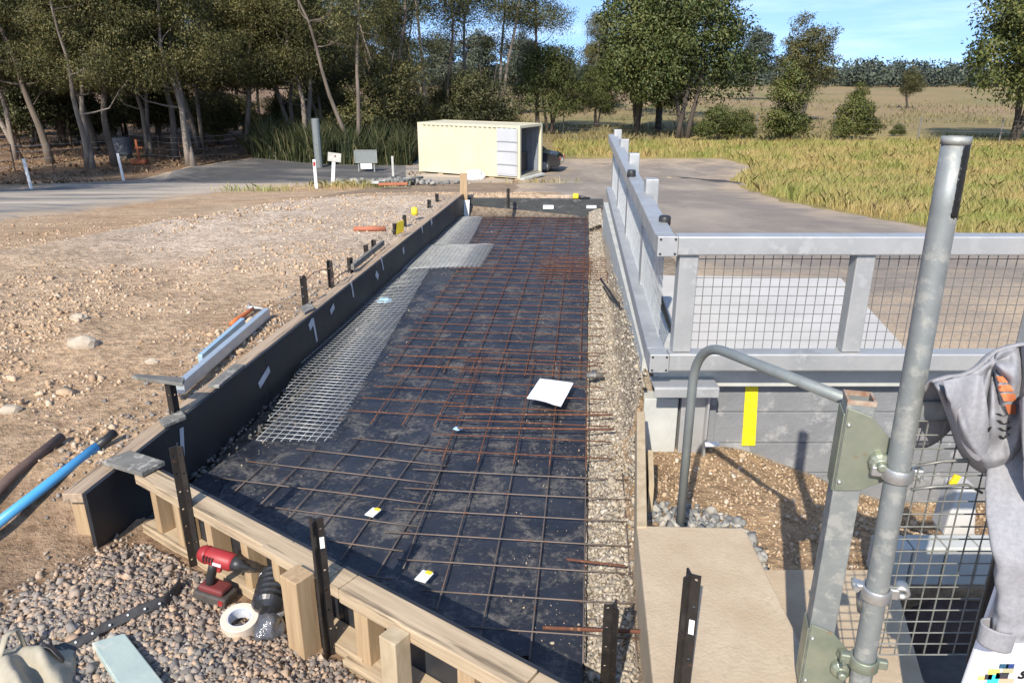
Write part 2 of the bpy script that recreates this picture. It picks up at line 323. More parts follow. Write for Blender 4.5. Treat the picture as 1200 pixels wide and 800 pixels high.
# ------------------------------------------------------------------ mesh builder
class MB:
    def __init__(s): s.v = []; s.f = []
    def add(s, vs, fs):
        k = len(s.v); s.v += [tuple(v) for v in vs]; s.f += [tuple(i + k for i in f) for f in fs]; return s
    def hexa(s, p):                        # 8 corners: bottom 4 (ccw), top 4
        return s.add(p, [(3, 2, 1, 0), (4, 5, 6, 7), (0, 1, 5, 4), (1, 2, 6, 5), (2, 3, 7, 6), (3, 0, 4, 7)])
    def box(s, c, size, mat=None):
        c = Vector(c); h = Vector(size) / 2; mat = mat or Matrix.Identity(3)
        P = [c + mat @ Vector((sx * h.x, sy * h.y, sz * h.z)) for sz in (-1, 1) for sx, sy in ((-1, -1), (1, -1), (1, 1), (-1, 1))]
        return s.hexa(P)
    def beam(s, a, b, w, h, up=(0, 0, 1)): # bar from a to b, w sideways, h along up
        a = Vector(a); b = Vector(b); d = (b - a).normalized(); up = Vector(up)
        x = d.cross(up).normalized(); z = x.cross(d).normalized()
        P = [q + x * sx * w / 2 + z * sz * h / 2 for sz in (-1, 1) for q, sx in ((a, -1), (a, 1), (b, 1), (b, -1))]
        return s.hexa(P)
    def tube(s, pts, r, n=8, cap=True, flat=1.0):
        pts = [Vector(p) for p in pts]; rs = r if isinstance(r, (list, tuple)) else [r] * len(pts)
        k = len(s.v); prev = None
        for i, p in enumerate(pts):
            d = (pts[min(i + 1, len(pts) - 1)] - pts[max(i - 1, 0)]).normalized()
            if prev is None:
                ref = Vector((0, 0, 1)) if abs(d.z) < 0.9 else Vector((1, 0, 0))
                x = d.cross(ref).normalized()
            else: x = (prev - d * prev.dot(d)).normalized()
            y = d.cross(x); prev = x
            for j in range(n):
                a = 2 * math.pi * j / n
                s.v.append(tuple(p + x * math.cos(a) * rs[i] + y * math.sin(a) * rs[i] * flat))
        for i in range(len(pts) - 1):
            for j in range(n):
                a = k + i * n + j; b = k + i * n + (j + 1) % n
                s.f.append((a, b, b + n, a + n))
        if cap:
            s.f.append(tuple(k + j for j in reversed(range(n)))); e = k + (len(pts) - 1) * n
            s.f.append(tuple(e + j for j in range(n)))
        return s
    def prism(s, poly, z0, z1):
        n = len(poly); P = [(p[0], p[1], z0) for p in poly] + [(p[0], p[1], z1) for p in poly]
        return s.add(P, [tuple(reversed(range(n))), tuple(range(n, 2 * n))] + [(i, (i + 1) % n, n + (i + 1) % n, n + i) for i in range(n)])
    def extr(s, poly3, off):               # planar polygon pushed by a vector
        off = Vector(off); n = len(poly3); P = [Vector(p) for p in poly3]; P = P + [p + off for p in P]
        return s.add(P, [tuple(reversed(range(n))), tuple(range(n, 2 * n))] + [(i, (i + 1) % n, n + (i + 1) % n, n + i) for i in range(n)])
    def lathe(s, prof, n=24, c=(0, 0, 0), mat=None, closed=False):
        mat = mat or Matrix.Identity(3); c = Vector(c); k = len(s.v)
        for r, z in prof:
            for j in range(n):
                a = 2 * math.pi * j / n; s.v.append(tuple(c + mat @ Vector((r * math.cos(a), r * math.sin(a), z))))
        m = len(prof); rows = m if closed else m - 1
        for i in range(rows):
            for j in range(n):
                a = k + i * n + j; b = k + i * n + (j + 1) % n; q = k + ((i + 1) % m) * n
                s.f.append((a, b, q + (j + 1) % n, q + j))
        if not closed:
            s.f.append(tuple(k + j for j in reversed(range(n)))); e = k + (m - 1) * n; s.f.append(tuple(e + j for j in range(n)))
        return s
    def grid(s, fn, nu, nv):
        k = len(s.v)
        for i in range(nu + 1):
            for j in range(nv + 1): s.v.append(tuple(fn(i / nu, j / nv)))
        for i in range(nu):
            for j in range(nv):
                a = k + i * (nv + 1) + j; s.f.append((a, a + nv + 1, a + nv + 2, a + 1))
        return s

def wloc(o):
    l = Vector((0, 0, 0))
    while o: l = l + o.location; o = o.parent
    return l
def props(o, label=None, cat=None, group=None, kind=None):
    if label: o['label'] = label
    if cat: o['category'] = cat
    if group: o['group'] = group
    if kind: o['kind'] = kind
    return o
def link(name, me, mat, parent=None, loc=None, label=None, cat=None, group=None, kind=None, smooth=False, bevel=0.0, solid=0.0, sub=0):
    o = bpy.data.objects.new(name, me); COL.objects.link(o)
    if mat: me.materials.append(mat)
    if parent: o.parent = parent
    if loc is not None: o.location = loc
    if smooth: me.polygons.foreach_set('use_smooth', [True] * len(me.polygons))
    if solid:
        md = o.modifiers.new('thick', 'SOLIDIFY'); md.thickness = solid; md.offset = 0
    if sub:
        md = o.modifiers.new('sub', 'SUBSURF'); md.levels = sub; md.render_levels = sub
    if bevel:
        md = o.modifiers.new('bev', 'BEVEL'); md.width = bevel; md.segments = 2; md.limit_method = 'ANGLE'; md.angle_limit = R(40)
    return props(o, label, cat, group, kind)
def O(name, mb, mat, parent=None, label=None, cat=None, group=None, kind=None, smooth=False, bevel=0.0, solid=0.0, sub=0, origin=None):
    """links a builder (world coordinates) as one object; children are stored relative to their thing"""
    me = bpy.data.meshes.new(name)
    if parent: off = wloc(parent); loc = (0, 0, 0)
    elif origin is not None: off = Vector(origin); loc = off
    else:
        a = np.array(mb.v); off = Vector(((a[:, 0].min() + a[:, 0].max()) / 2, (a[:, 1].min() + a[:, 1].max()) / 2, a[:, 2].min())); loc = off
    me.from_pydata([(v[0] - off.x, v[1] - off.y, v[2] - off.z) for v in mb.v], [], mb.f); me.update()
    return link(name, me, mat, parent, loc, label, cat, group, kind, smooth, bevel, solid, sub)
def T(name, label, cat, loc=(0, 0, 0), group=None):
    o = bpy.data.objects.new(name, None); COL.objects.link(o); o.location = loc; o.empty_display_size = 0.2
    return props(o, label, cat, group)
def dup(root, loc=None, rotz=0.0, label=None, group=None, scale=None):
    r = root.copy(); COL.objects.link(r)
    if loc is not None: r.location = loc
    r.rotation_euler = (0, 0, rotz)
    if scale is not None: r.scale = scale if hasattr(scale, '__len__') else (scale,) * 3
    if label: r['label'] = label
    if group: r['group'] = group
    for ch in list(root.children):
        c = ch.copy(); COL.objects.link(c); c.parent = r
        for g in list(ch.children):
            d = g.copy(); COL.objects.link(d); d.parent = c
    return r
def npmesh(name, V, Fa):
    me = bpy.data.meshes.new(name); V = np.ascontiguousarray(V, dtype=np.float32); Fa = np.ascontiguousarray(Fa, dtype=np.int32)
    n, k = Fa.shape
    me.vertices.add(len(V)); me.vertices.foreach_set('co', V.ravel())
    me.loops.add(n * k); me.loops.foreach_set('vertex_index', Fa.ravel())
    me.polygons.add(n); me.polygons.foreach_set('loop_start', np.arange(0, n * k, k, dtype=np.int32))
    me.polygons.foreach_set('loop_total', np.full(n, k, dtype=np.int32))
    me.update(calc_edges=True); return me

# ------------------------------------------------------------------ ground
def axis_lines(lo, hi, step, growth, far_lo, far_hi, cap):
    a = list(np.arange(lo, hi + 1e-6, step)); s = step; x = a[-1]
    while x < far_hi: s = min(s * growth, cap); x += s; a.append(x)
    s = step; x = a[0]; b = []
    while x > far_lo: s = min(s * growth, cap); x -= s; b.append(x)
    return np.array(b[::-1] + a)
XS = axis_lines(-3.2, 3.0, 0.04, 1.05, -900, 900, 90)
YS = axis_lines(1.2, 5.0, 0.04, 1.035, -60, 1500, 90)
def gcol(x, y):
    dirt = Vector((0.46, 0.32, 0.195)); pale = Vector((0.51, 0.395, 0.275))
    w = n3(x, y, 0.35, 11) * 0.5 + 0.5
    c = dirt.lerp(pale, clamp(w * 1.5 - 0.3))
    c = c.lerp(Vector((0.36, 0.24, 0.145)), .55 * sstep(.1, .5, n3(x, y * 1.6, .8, 51)))
    c = c.lerp(Vector((0.55, 0.46, 0.36)), sstep(.05, .4, n3(x, y, .16, 71)) * sstep(5, 9, y) * (1 - sstep(13, 18, y)) * .9)
    if y > 14 and x > -6 and y < 34: c = c.lerp(Vector((0.27, 0.21, 0.15)), sstep(14, 20, y) * 0.8)
    if front_off(x, y) > 0.03 and x > -2.6 and y < 3.1: c = Vector((0.37, 0.26, 0.165)).lerp(Vector((0.27, 0.195, 0.135)), clamp(w))
    elif y < 11.6 and x > Lx(y) - 0.05 and front_off(x, y) <= 0.03:
        c = Vector((0.34, 0.285, 0.215)) if x > Px(y) else Vector((0.13, 0.12, 0.105))
        if x > 0.55 and y < 4: c = Vector((0.41, 0.29, 0.175))
    elif x > 0.5 and y < 4.1: c = Vector((0.41, 0.29, 0.175))
    if y > 33:
        k = sstep(33, 40, y + 2 * n3(x, y, 0.3, 2))
        litter = Vector((0.20, 0.13, 0.085)).lerp(Vector((0.30, 0.205, 0.125)), n3(x, y, 0.25, 8) * 0.5 + 0.5)
        field = Vector((0.30, 0.225, 0.115)).lerp(Vector((0.215, 0.20, 0.085)), clamp(n3(x, y, 0.045, 5) * 1.2 + 0.45))
        field = field.lerp(Vector((0.34, 0.235, 0.15)), clamp(n3(x, y, 0.02, 15) * 1.5))
        far = litter.lerp(field, sstep(-6, 4, x + 0.16 * max(0, y - 60)))
        c = c.lerp(far, k)
    if x > 4 and y > 9: c = c.lerp(Vector((0.34, 0.28, 0.11)), sstep(9, 12, y) * (1 - sstep(60, 75, y)))
    return c
V = np.zeros((len(XS) * len(YS), 3), np.float32); C = np.ones((len(XS) * len(YS), 4), np.float32); k = 0
for y in YS:
    for x in XS:
        V[k] = (x, y, zg(float(x), float(y))); C[k, :3] = gcol(float(x), float(y)); k += 1
nx, ny = len(XS), len(YS)
ii = (np.arange(ny - 1)[:, None] * nx + np.arange(nx - 1)[None, :]).ravel()
me = npmesh('ground', V, np.stack([ii, ii + 1, ii + nx + 1, ii + nx], 1))
ca = me.color_attributes.new('zone', 'FLOAT_COLOR', 'POINT'); ca.data.foreach_set('color', C.ravel())
link('ground', me, MT['ground'], kind='structure', smooth=True)

def drape(name, left, right, n, m, lift, mat, jag=0.0):
    """sheet laid over the terrain between two polylines of (x, y)"""
    def poly(pl, t):
        L = [0]
        for a, b in zip(pl, pl[1:]): L.append(L[-1] + (Vector(b) - Vector(a)).length)
        s = t * L[-1]
        for i in range(len(pl) - 1):
            if s <= L[i + 1] or i == len(pl) - 2:
                u = (s - L[i]) / (L[i + 1] - L[i]); return Vector(pl[i]).lerp(Vector(pl[i + 1]), u)
    def fn(u, v):
        a = poly(left, u); b = poly(right, u)
        if jag: a = a + (a - b).normalized() * jag * n3(a.x, a.y, 0.8, 3); b = b + (b - a).normalized() * jag * n3(b.x, b.y, 0.8, 6)
        p = a.lerp(b, v); e = lift if 0 < v < 1 and 0 < u < 1 else -.06; return (p.x, p.y, zg(p.x, p.y) + e)
    mb = MB().grid(fn, n, m); mb.f = [tuple(reversed(f)) for f in mb.f]
    o = O(name, mb, mat, kind='structure', smooth=True)
    at_ = o.data.attributes.new('edge', 'FLOAT', 'POINT'); at_.data.foreach_set('value', [min(j / m, 1 - j / m, i / n * 1.5, (1 - i / n) * 1.5) for i in range(n + 1) for j in range(m + 1)])
    return o
H2 = lambda *ps: [tuple(hit(*p)[:2]) for p in ps]
drape('road', H2((-260, 268), (0, 262), (120, 246), (250, 227), (340, 219), (490, 216), (600, 214)),
      H2((-260, 222), (0, 221), (140, 213), (215, 196), (300, 183), (480, 177), (640, 177)), 90, 24, 0.03, MT['asphalt'], 0.7)
GE = H2((1260, 300), (1200, 284), (1100, 268), (1000, 250), (930, 236), (880, 222), (862, 212), (875, 203), (890, 196), (850, 186), (800, 185), (650, 183))
yl = [(1.5, 4.3), (1.7, 8), (1.6, 10.5), (0.9, 14), (-0.2, 19)] + H2((600, 212), (620, 205), (640, 196), (645, 190), (640, 186))
yr = [(8, 4.3), (8, 7.5)] + GE[1:10]
drape('road', H2((170, 217), (300, 216), (480, 213)), H2((200, 199), (300, 184), (480, 178)), 50, 14, 0.05, MT['asphalt_tree_shade'], 0.9).name = 'dark_road_sheet'  # sheet carrying painted tree shade across the left road
drape('asphalt_yard', yl, yr, 110, 24, 0.018, MT['yard'], 0.25).name = 'pavement'
drape('road_stripe', H2((776, 207), (820, 208), (850, 209), (868, 213)), H2((776, 210), (820, 211), (850, 215), (880, 223)), 24, 3, 0.05, MT['patch'], 0.1).name = 'dark_road_sheet'  # narrow dark stripe across the yard asphalt

# ------------------------------------------------------------------ loose stone (uncountable)
import bmesh
def ico():
    bm = bmesh.new(); bmesh.ops.create_icosphere(bm, subdivisions=1, radius=1.0)
    v = np.array([x.co[:] for x in bm.verts]); f = np.array([[q.index for q in p.verts] for p in bm.faces]); bm.free(); return v, f
IV, IF = ico()
IV = np.array([(x, y, z) for z in (-1, 1) for x, y in ((-1, -1), (1, -1), (1, 1), (-1, 1))] + [(0, 0, 1.45), (1.35, 0, 0)], float) * .68
IF = np.array([(0, 2, 1), (0, 3, 2), (4, 5, 8), (5, 6, 8), (6, 7, 8), (7, 4, 8), (0, 1, 5), (0, 5, 4), (1, 2, 9), (2, 6, 9), (6, 5, 9), (5, 1, 9), (2, 3, 7), (2, 7, 6), (3, 0, 4), (3, 4, 7)])
def scatter(name, P, sizes, mat, label, cat, sink=0.25, group=None):
    n = len(P); P = np.array(P); s = np.array(sizes)
    base = IV[None] + .75 * (rng.random((n, len(IV), 3)) - 0.5)
    base = base * (s[:, None, None] * np.stack([rng.uniform(.8, 1.35, n), rng.uniform(.7, 1.1, n), rng.uniform(.5, .9, n)], 1)[:, None, :])
    q = rng.normal(size=(n, 4)); q[:, 1:3] *= 0.55; q /= np.linalg.norm(q, axis=1, keepdims=True); w, x, y, z = q.T
    Rm = np.stack([np.stack([1 - 2 * (y * y + z * z), 2 * (x * y - z * w), 2 * (x * z + y * w)], 1),
                   np.stack([2 * (x * y + z * w), 1 - 2 * (x * x + z * z), 2 * (y * z - x * w)], 1),
                   np.stack([2 * (x * z - y * w), 2 * (y * z + x * w), 1 - 2 * (x * x + y * y)], 1)], 1)
    vv = np.einsum('nij,nkj->nki', Rm, base) + P[:, None, :]; vv[:, :, 2] += (s * (0.6 - sink))[:, None]
    ff = (IF[None] + (np.arange(n) * len(IV))[:, None, None]).reshape(-1, 3)
    return link(name, npmesh(name, vv.reshape(-1, 3), ff), mat, label=label, cat=cat, kind='stuff', group=group)
def pts(n, fx, ok):
    out = []
    while len(out) < n:
        x, y = fx()
        if ok(x, y): out.append((x, y, zg(x, y)))
    return out
# gravel heaped outside the front form: mixed brown on the right, grey on the left
GA, GB = at(-10, 705, .2), at(172, 612, .15)
def front_ok(x, y): return (x - GA.x) * (GB.y - GA.y) - (y - GA.y) * (GB.x - GA.x) > random.gauss(0, .06) and 0.16 < front_off(x, y) and x > -2.9 - 0.0 * y and y > 1.25 and x < 0.15
def fpick(): return random.uniform(-2.9, 0.15), random.uniform(1.25, 3.0)
def greyzone(x, y): return n3(x, y, 1.7, 21) * 1.2 + 0.3 * sstep(-1.2, -2.0, x) - 0.1
P1 = [p for p in pts(30000, fpick, lambda x, y: front_ok(x, y) )]
A = [p for p in P1 if greyzone(p[0], p[1]) + random.uniform(-.15, .15) < 0.18]; sA = set(A); B = [p for p in P1 if p not in sA]
scatter('gravel', A, rng.gamma(3.4, 0.0017, len(A)) + 0.0025, MT['st_front'], 'brown crushed gravel heaped outside the front formwork', 'gravel')
scatter('gravel', B, rng.gamma(4, 0.0017, len(B)) + 0.0025, MT['st_mix'], 'grey gravel patch beside the black rubber strap', 'gravel')
# rubble over the dirt on the left
def dpick():
    y = 2.2 + 14 * random.random() ** 1.8; return random.uniform(-2.2 - 0.72 * y, 0.5), y
def dirt_ok(x, y):
    if y < 3.2 and x > -2.3: return False
    if y < 11.7 and x > Lx(y) - 0.14: return False
    return n3(x, y, 0.7, 31) + .6 * n3(x, y, 2.1, 37) + random.uniform(-.25, .25) > 0.12
P2 = pts(17000, dpick, dirt_ok)
scatter('rubble', P2, np.minimum(rng.gamma(1.8, 0.0036, len(P2)) + 0.003, 0.04), MT['st_dirt'], 'tan stones and clods lying over the dirt yard', 'rubble', 0.4)
P2b = pts(1500, lambda: (lambda y: (Lx(y) - 0.1 - abs(random.gauss(0, 0.25)), y))(random.uniform(2.9, 11.4)), lambda x, y: x < Lx(y) - 0.11)
scatter('gravel', P2b, rng.gamma(4, 0.0018, len(P2b)) + 0.002, MT['st_mix'], 'grey gravel backfilled along the long black form', 'gravel')
# road base beside the membrane
def bpick(): 
    y = 1.6 + 10 * random.random() ** 1.7; return random.uniform(Px(y) - 0.03, Rx(y) + 0.02), y
def base_ok(x, y):
    if y < 2.7 and x > 0.52 - (2.7 - y) * 0.1: return False
    if 2.7 <= y < 3.95 and x > 0.53 + (y - 2.7) * 0.155: return False
    return front_off(x, y) < -0.05 and x > Px(y) + 0.006
P3 = pts(17000, bpick, base_ok)
scatter('gravel', P3, rng.gamma(4, 0.0015, len(P3)) + 0.002, MT['st_base'], 'pale road base stones between membrane and steel railing', 'gravel')
P4 = pts(1500, lambda: (lambda y: (Lx(y) + random.random() ** 2 * 0.22, y))(3.2 + 8.2 * random.random()), lambda x, y: front_off(x, y) < -0.12)
scatter('gravel', [(a, b, c + 0.03) for a, b, c in P4], rng.gamma(5, 0.0014, len(P4)) + 0.003, MT['st_dark'], 'dark stones spilled along the inner foot of the long form', 'gravel')
P6 = []
while len(P6) < 900:
    y = 1.9 + 9.4 * random.random() ** 1.5; k = random.random(); x = (Px(y) - abs(random.gauss(0, .22))) if k < .6 else (Lx(y) + .2 + abs(random.gauss(0, .25)))
    if front_off(x, y) < -.1 and Lx(y) + .1 < x < Px(y): P6.append((x, y, .008))
scatter('gravel', P6, rng.gamma(2, .0010, len(P6)) + .001, MT['st_mix'], 'grit kicked onto the edges of the black membrane', 'gravel', 0.1)
# brown fill below the sleeper wall
def mpick(): return random.uniform(0.6, 3.0), random.uniform(2.5, 4.0)
P5 = pts(6500, mpick, lambda x, y: not (y < 2.7 and x < 0.99) and not (2.7 <= y and x < 0.6 + (y - 2.7) * 0.155))
A = [p for p in P5 if not (p[0] < 1.12 and p[1] < 3.25 and n3(p[0], p[1], 2.4, 2) > -0.25)]; sA = set(A); B = [p for p in P5 if p not in sA]
scatter('gravel', A, np.minimum(rng.gamma(1.4, 0.0025, len(A)) + 0.0018, .028), MT['st_brown'], 'brown stony fill below the concrete sleeper wall', 'gravel')
scatter('gravel', B, rng.gamma(6, 0.0022, len(B)) + 0.004, MT['st_grey'], 'grey stones beside the foot of the bent pipe', 'gravel')

# ------------------------------------------------------------------ membrane
def in_pit(x, y): return x > Lx(y) + 0.03 and front_off(x, y) < -0.005 and y < 11.5 and x < Px(y)
mb = MB()
def memb(u, v):
    y = 1.72 + (11.46 - 1.72) * u
    xf = (FA.x + FD.x * ((FA.y - y) / -FD.y)) + 0.02         # front form at this y
    x0 = max(Lx(y) + 0.16 * sstep(3.2, 4.2, y) + 0.02 * n3(0, y, 2, 3), xf if y < 3.12 else -9); x1 = Px(y) + 0.012 * n3(0, y, 1.6, 9)
    if x0 > x1 - 0.01: x0 = x1 - 0.01
    x = x0 + (x1 - x0) * v
    w = 0.008 * n3(x, y, 2.2, 4) + 0.003 * n3(x * 2.2, y * 0.7, 6, 5) + 0.003 * abs(n3(x + 0.3 * y, y, 9, 6))
    return (x, y, 0.004 + max(w, -0.01))
mb.grid(memb, 200, 70); mb.f = [tuple(f) for f in mb.f]
O('plastic_membrane', mb, MT['membrane'], label='black plastic membrane covering the floor of the formed pit', cat='plastic sheet', smooth=True)

# ------------------------------------------------------------------ reinforcing mesh sheets
def clipseg(a, b, poly):
    """segment against a convex polygon (2D, ccw)"""
    t0, t1 = 0.0, 1.0; d = b - a
    for p, q in zip(poly, poly[1:] + poly[:1]):
        e = q - p; nrm = Vector((-e.y, e.x)); num = (a - p).dot(nrm); den = d.dot(nrm)
        if abs(den) < 1e-9:
            if num < 0: return None
        else:
            t = -num / den
            if den > 0: t0 = max(t0, t)
            else: t1 = min(t1, t)
    return (a + d * t0, a + d * t1) if t1 - t0 > 1e-3 else None
def ccw(p):
    p = [Vector(q[:2]) for q in p]; s = sum(a.x * b.y - b.x * a.y for a, b in zip(p, p[1:] + p[:1]))
    return p if s > 0 else p[::-1]
def sheet(name, poly, ang, su, sv, r, z, mat, label, cat, org, n=5, wob=0.006, sides=None):
    poly = ccw(poly); ud = Vector((math.sin(ang), math.cos(ang))); vd = Vector((math.cos(ang), -math.sin(ang))); org = Vector(org[:2])
    us = [(p - org).dot(ud) for p in poly]; vs = [(p - org).dot(vd) for p in poly]
    mb = MB(); Z = lambda p, dz: z + dz + wob * n3(p.x, p.y, 1.3, 2)
    def bar(a, b, dz):
        c = clipseg(a, b, poly)
        if not c: return
        a, b = c; m = max(2, int((b - a).length / 0.25)); q = []
        for i in range(m + 1):
            p = a.lerp(b, i / m); q.append((p.x + 0.25 * wob * n3(p.x, p.y, 1.1, 7), p.y, Z(p, dz)))
        mb.tube(q, r, n)
    for i in range(math.floor(min(us) / su), math.ceil(max(us) / su) + 1):
        bar(org + ud * su * i + vd * (min(vs) - 1), org + ud * su * i + vd * (max(vs) + 1), r)
    for i in range(math.floor(min(vs) / sv), math.ceil(max(vs) / sv) + 1):
        bar(org + vd * sv * i + ud * (min(us) - 1), org + vd * sv * i + ud * (max(us) + 1), -r)
    return O(name, mb, mat, label=label, cat=cat, smooth=True, group='sheets of reinforcing mesh in the pit')
PA = R(5.69); e0 = Vector((0.267, 2.213))
pu = Vector((math.sin(PA), math.cos(PA))); pv = Vector((math.cos(PA), -math.sin(PA)))
def q(u, v): return e0 + pu * u + pv * v
def pa(px, py, z=0.04): return at(px, py, z)
RB = 0.0040
sheet('reinforcing_mesh', [q(-0.02, 0.23), q(1.52, 0.23), q(1.52, -0.95), q(0.66, -0.95), q(-0.02, -0.42)], PA, 0.2, 0.2, RB, 0.035, MT['darkbar'],
      'dark steel rebar mesh sheet nearest the concrete pad', 'rebar mesh', q(0.12, 0.2))
sheet('reinforcing_mesh', [pa(247, 556), pa(300, 532), pa(440, 505), pa(548, 508), pa(505, 588), pa(465, 692)], PA + R(7), 0.2, 0.2, RB, 0.022, MT['darkbar'],
      'dark steel rebar mesh sheet along the front timber form, lapped and skewed', 'rebar mesh', pa(247, 556))
sheet('reinforcing_mesh', [q(1.40, 0.16), q(3.15, 0.10), q(3.15, -0.92), q(1.40, -0.92)], PA, 0.2, 0.2, RB, 0.062, MT['rust'],
      'rusty rebar mesh sheet lying under the white paper', 'rebar mesh', q(1.50, 0.0))
sheet('reinforcing_mesh', [q(1.85, -0.82), q(3.05, -0.72), q(3.05, -1.38), q(1.85, -1.55)], PA + R(2), 0.2, 0.2, RB, 0.046, MT['rust'],
      'small rusty rebar mesh lapped between paper and white wire mesh', 'rebar mesh', q(3.0, -1.3))
sheet('reinforcing_mesh', [q(2.75, 0.14), q(5.9, 0.14), q(5.9, -1.45), q(2.75, -1.55)], PA, 0.2, 0.2, RB, 0.03, MT['rust'],
      'rusty rebar mesh sheet across the middle of the pit', 'rebar mesh', q(2.85, -0.05))
sheet('reinforcing_mesh', [q(5.3, 0.42), q(6.4, 0.38), q(6.4, -0.55), q(5.3, -0.55)], PA + R(1), 0.1, 0.2, RB, 0.058, MT['rust'],
      'doubled rusty rebar mesh whose ends reach towards the railing', 'rebar mesh', q(5.35, -0.0))
sheet('reinforcing_mesh', [q(5.7, 0.06), q(9.15, 0.04), q(9.15, -1.80), q(7.2, -1.85), q(5.7, -1.55)], PA, 0.2, 0.2, RB, 0.03, MT['rust'],
      'rusty rebar mesh sheet filling the far end of the pit', 'rebar mesh', q(5.8, -0.05))
sheet('reinforcing_mesh', [pa(300, 523), pa(388, 522), pa(505, 316), pa(418, 318)], PA + R(3), 0.05, 0.05, 0.0024, 0.075, MT['wire'],
      'pale galvanised wire mesh strip running beside the long black form', 'wire mesh', pa(300, 522), 4)
sheet('reinforcing_mesh', [pa(426, 322), pa(564, 318), pa(580, 290), pa(470, 292)], PA, 0.05, 0.05, 0.0026, 0.09, MT['wire'],
      'pale galvanised wire mesh sheet laid crosswise in mid pit', 'wire mesh', pa(430, 320), 4)
sheet('reinforcing_mesh', [pa(478, 292), pa(549, 291), pa(566, 257), pa(528, 257)], PA, 0.05, 0.05, 0.0026, 0.08, MT['wire'],
      'pale galvanised wire mesh at the far corner by the white stake', 'wire mesh', pa(478, 291), 4)
def bar(name, a, b, r, mat, label, cat, group=None, n=8, sag=0.0):
    a = Vector(a); b = Vector(b); m = 8; pts_ = []
    for i in range(m + 1):
        p = a.lerp(b, i / m); p.z -= sag * 4 * (i / m) * (1 - i / m); pts_.append(p)
    return O(name, MB().tube(pts_, r, n), mat, label=label, cat=cat, smooth=True, group=group)
bar('rebar_rod', pa(636, 735, .075), pa(762, 740, .09), 0.008, MT['rust'], 'loose rusty rod across the gravel nearest the camera', 'rebar')
bar('rebar_rod', pa(540, 485, .08), pa(718, 486, .085), 0.006, MT['rust'], 'upper of two rusty rods just below the paper', 'rebar')
bar('rebar_rod', pa(536, 501, .08), pa(720, 503, .085), 0.006, MT['rust'], 'lower of two rusty rods just below the paper', 'rebar')
bar('rebar_rod', pa(664, 655, .075), pa(733, 663, .085), 0.006, MT['rust'], 'short rusty rod end over the gravel left of the concrete pad', 'rebar')
bar('steel_strip', at(704, 327, .14), at(749, 391, .36), 0.012, MT['picket'], 'thin dark steel rod sloping up from gravel to the railing', 'rod', n=6)

# ------------------------------------------------------------------ formwork
def L3(y, off, z): # a point on the long form: off metres outward from its inner face
    return Vector((Lx(y) - off, y, z))
lf = T('formwork_wall', 'long black plywood form with timber top along the dirt yard', 'formwork', (Lx(7.2) - .05, 7.2, 0))
y0, y1 = 2.84, 11.62
ys = [y0, 4.6, 6.9, 9.2, y1]
for a, b in zip(ys, ys[1:]):
    O('face_panel', MB().hexa([L3(a, .018, -.04), L3(a, 0, -.04), L3(b - .004, 0, -.04), L3(b - .004, .018, -.04), L3(a, .018, .358), L3(a, 0, .358), L3(b - .004, 0, .358), L3(b - .004, .018, .358)]), MT['ply'], lf)
for a, b in zip((y0, 5.7, 8.6), (5.697, 8.597, y1)):
    O('top_plate', MB().hexa([L3(a, .108, .315), L3(a, .0185, .315), L3(b, .0185, .315), L3(b, .108, .315), L3(a, .108, .361), L3(a, .0185, .361), L3(b, .0185, .361), L3(b, .108, .361)]), MT['pine_l'], lf, bevel=.003)
O('bottom_plate', MB().hexa([L3(y0, .108, -.03), L3(y0, .0185, -.03), L3(y1, .0185, -.03), L3(y1, .108, -.03), L3(y0, .108, .02), L3(y0, .0185, .02), L3(y1, .0185, .02), L3(y1, .108, .02)]), MT['pine_l'], lf)
for i in range(12):
    y = y0 + .06 + i * .77
    O('stud', MB().box(L3(y, .0645, .1675), (.088, .042, .294)), MT['pine_v'], lf)
# tape strips stuck on the inner face
def tape(px0, py0, px1, py1, w):
    def onface(px, py):
        d = ray(px, py); t = (-1.727 - 3.937 * .1327) / (d.x - d.y * .1327); p = d * t; return Vector((p.x + .003, p.y, CH + p.z))
    a = onface(px0, py0); b = onface(px1, py1); d = (b - a).normalized(); nrm = Vector((1, -.1327, 0)).normalized(); s = d.cross(nrm) * w / 2
    O('tape_strip', MB().extr([a - s, b - s, b + s, a + s], nrm * .0015), MT['tape'], lf)
for t_ in ((303, 452, 315, 432, .05), (212, 501, 214, 548, .035), (366, 373, 371, 400, .03), (362, 384, 366, 376, .06), (387, 366, 391, 358, .05), (411, 330, 414, 348, .03), (446, 300, 449, 316, .03),
           (472, 290, 473, 297, .05), (440, 320, 443, 325, .06), (494, 266, 495, 273, .03), (505, 259, 506, 263, .06)): tape(*t_)
# front form
def Fp(s, off, z): p = FA + FD * s + FN * off; return Vector((p.x, p.y, z))
def fbox(s0, s1, o0, o1, z0, z1): return MB().hexa([Fp(s0, o0, z0), Fp(s0, o1, z0), Fp(s1, o1, z0), Fp(s1, o0, z0), Fp(s0, o0, z1), Fp(s0, o1, z1), Fp(s1, o1, z1), Fp(s1, o0, z1)])
ff = T('formwork_wall', 'diagonal pine stud form with black ply across the front of the pit', 'formwork', Fp(1.2, .05, 0.03))
O('face_panel', fbox(0.02, 1.3, 0, .017, -.03, .352), MT['ply'], ff)
O('face_panel', fbox(1.304, 2.75, 0, .017, -.03, .352), MT['ply'], ff)
O('top_plate', fbox(.02, 1.04, .0175, .108, .306, .356), MT['pine_f'], ff, bevel=.004)
O('top_plate', fbox(.97, 1.33, .03, .125, .357, .362), MT['pine_f'], ff, bevel=.002)
O('top_plate', fbox(1.043, 1.40, .0175, .115, .308, .3565), MT['pine_f'], ff, bevel=.004)
O('top_plate', fbox(1.405, 2.20, .0175, .118, .300, .358), MT['pine_f'], ff, bevel=.004)
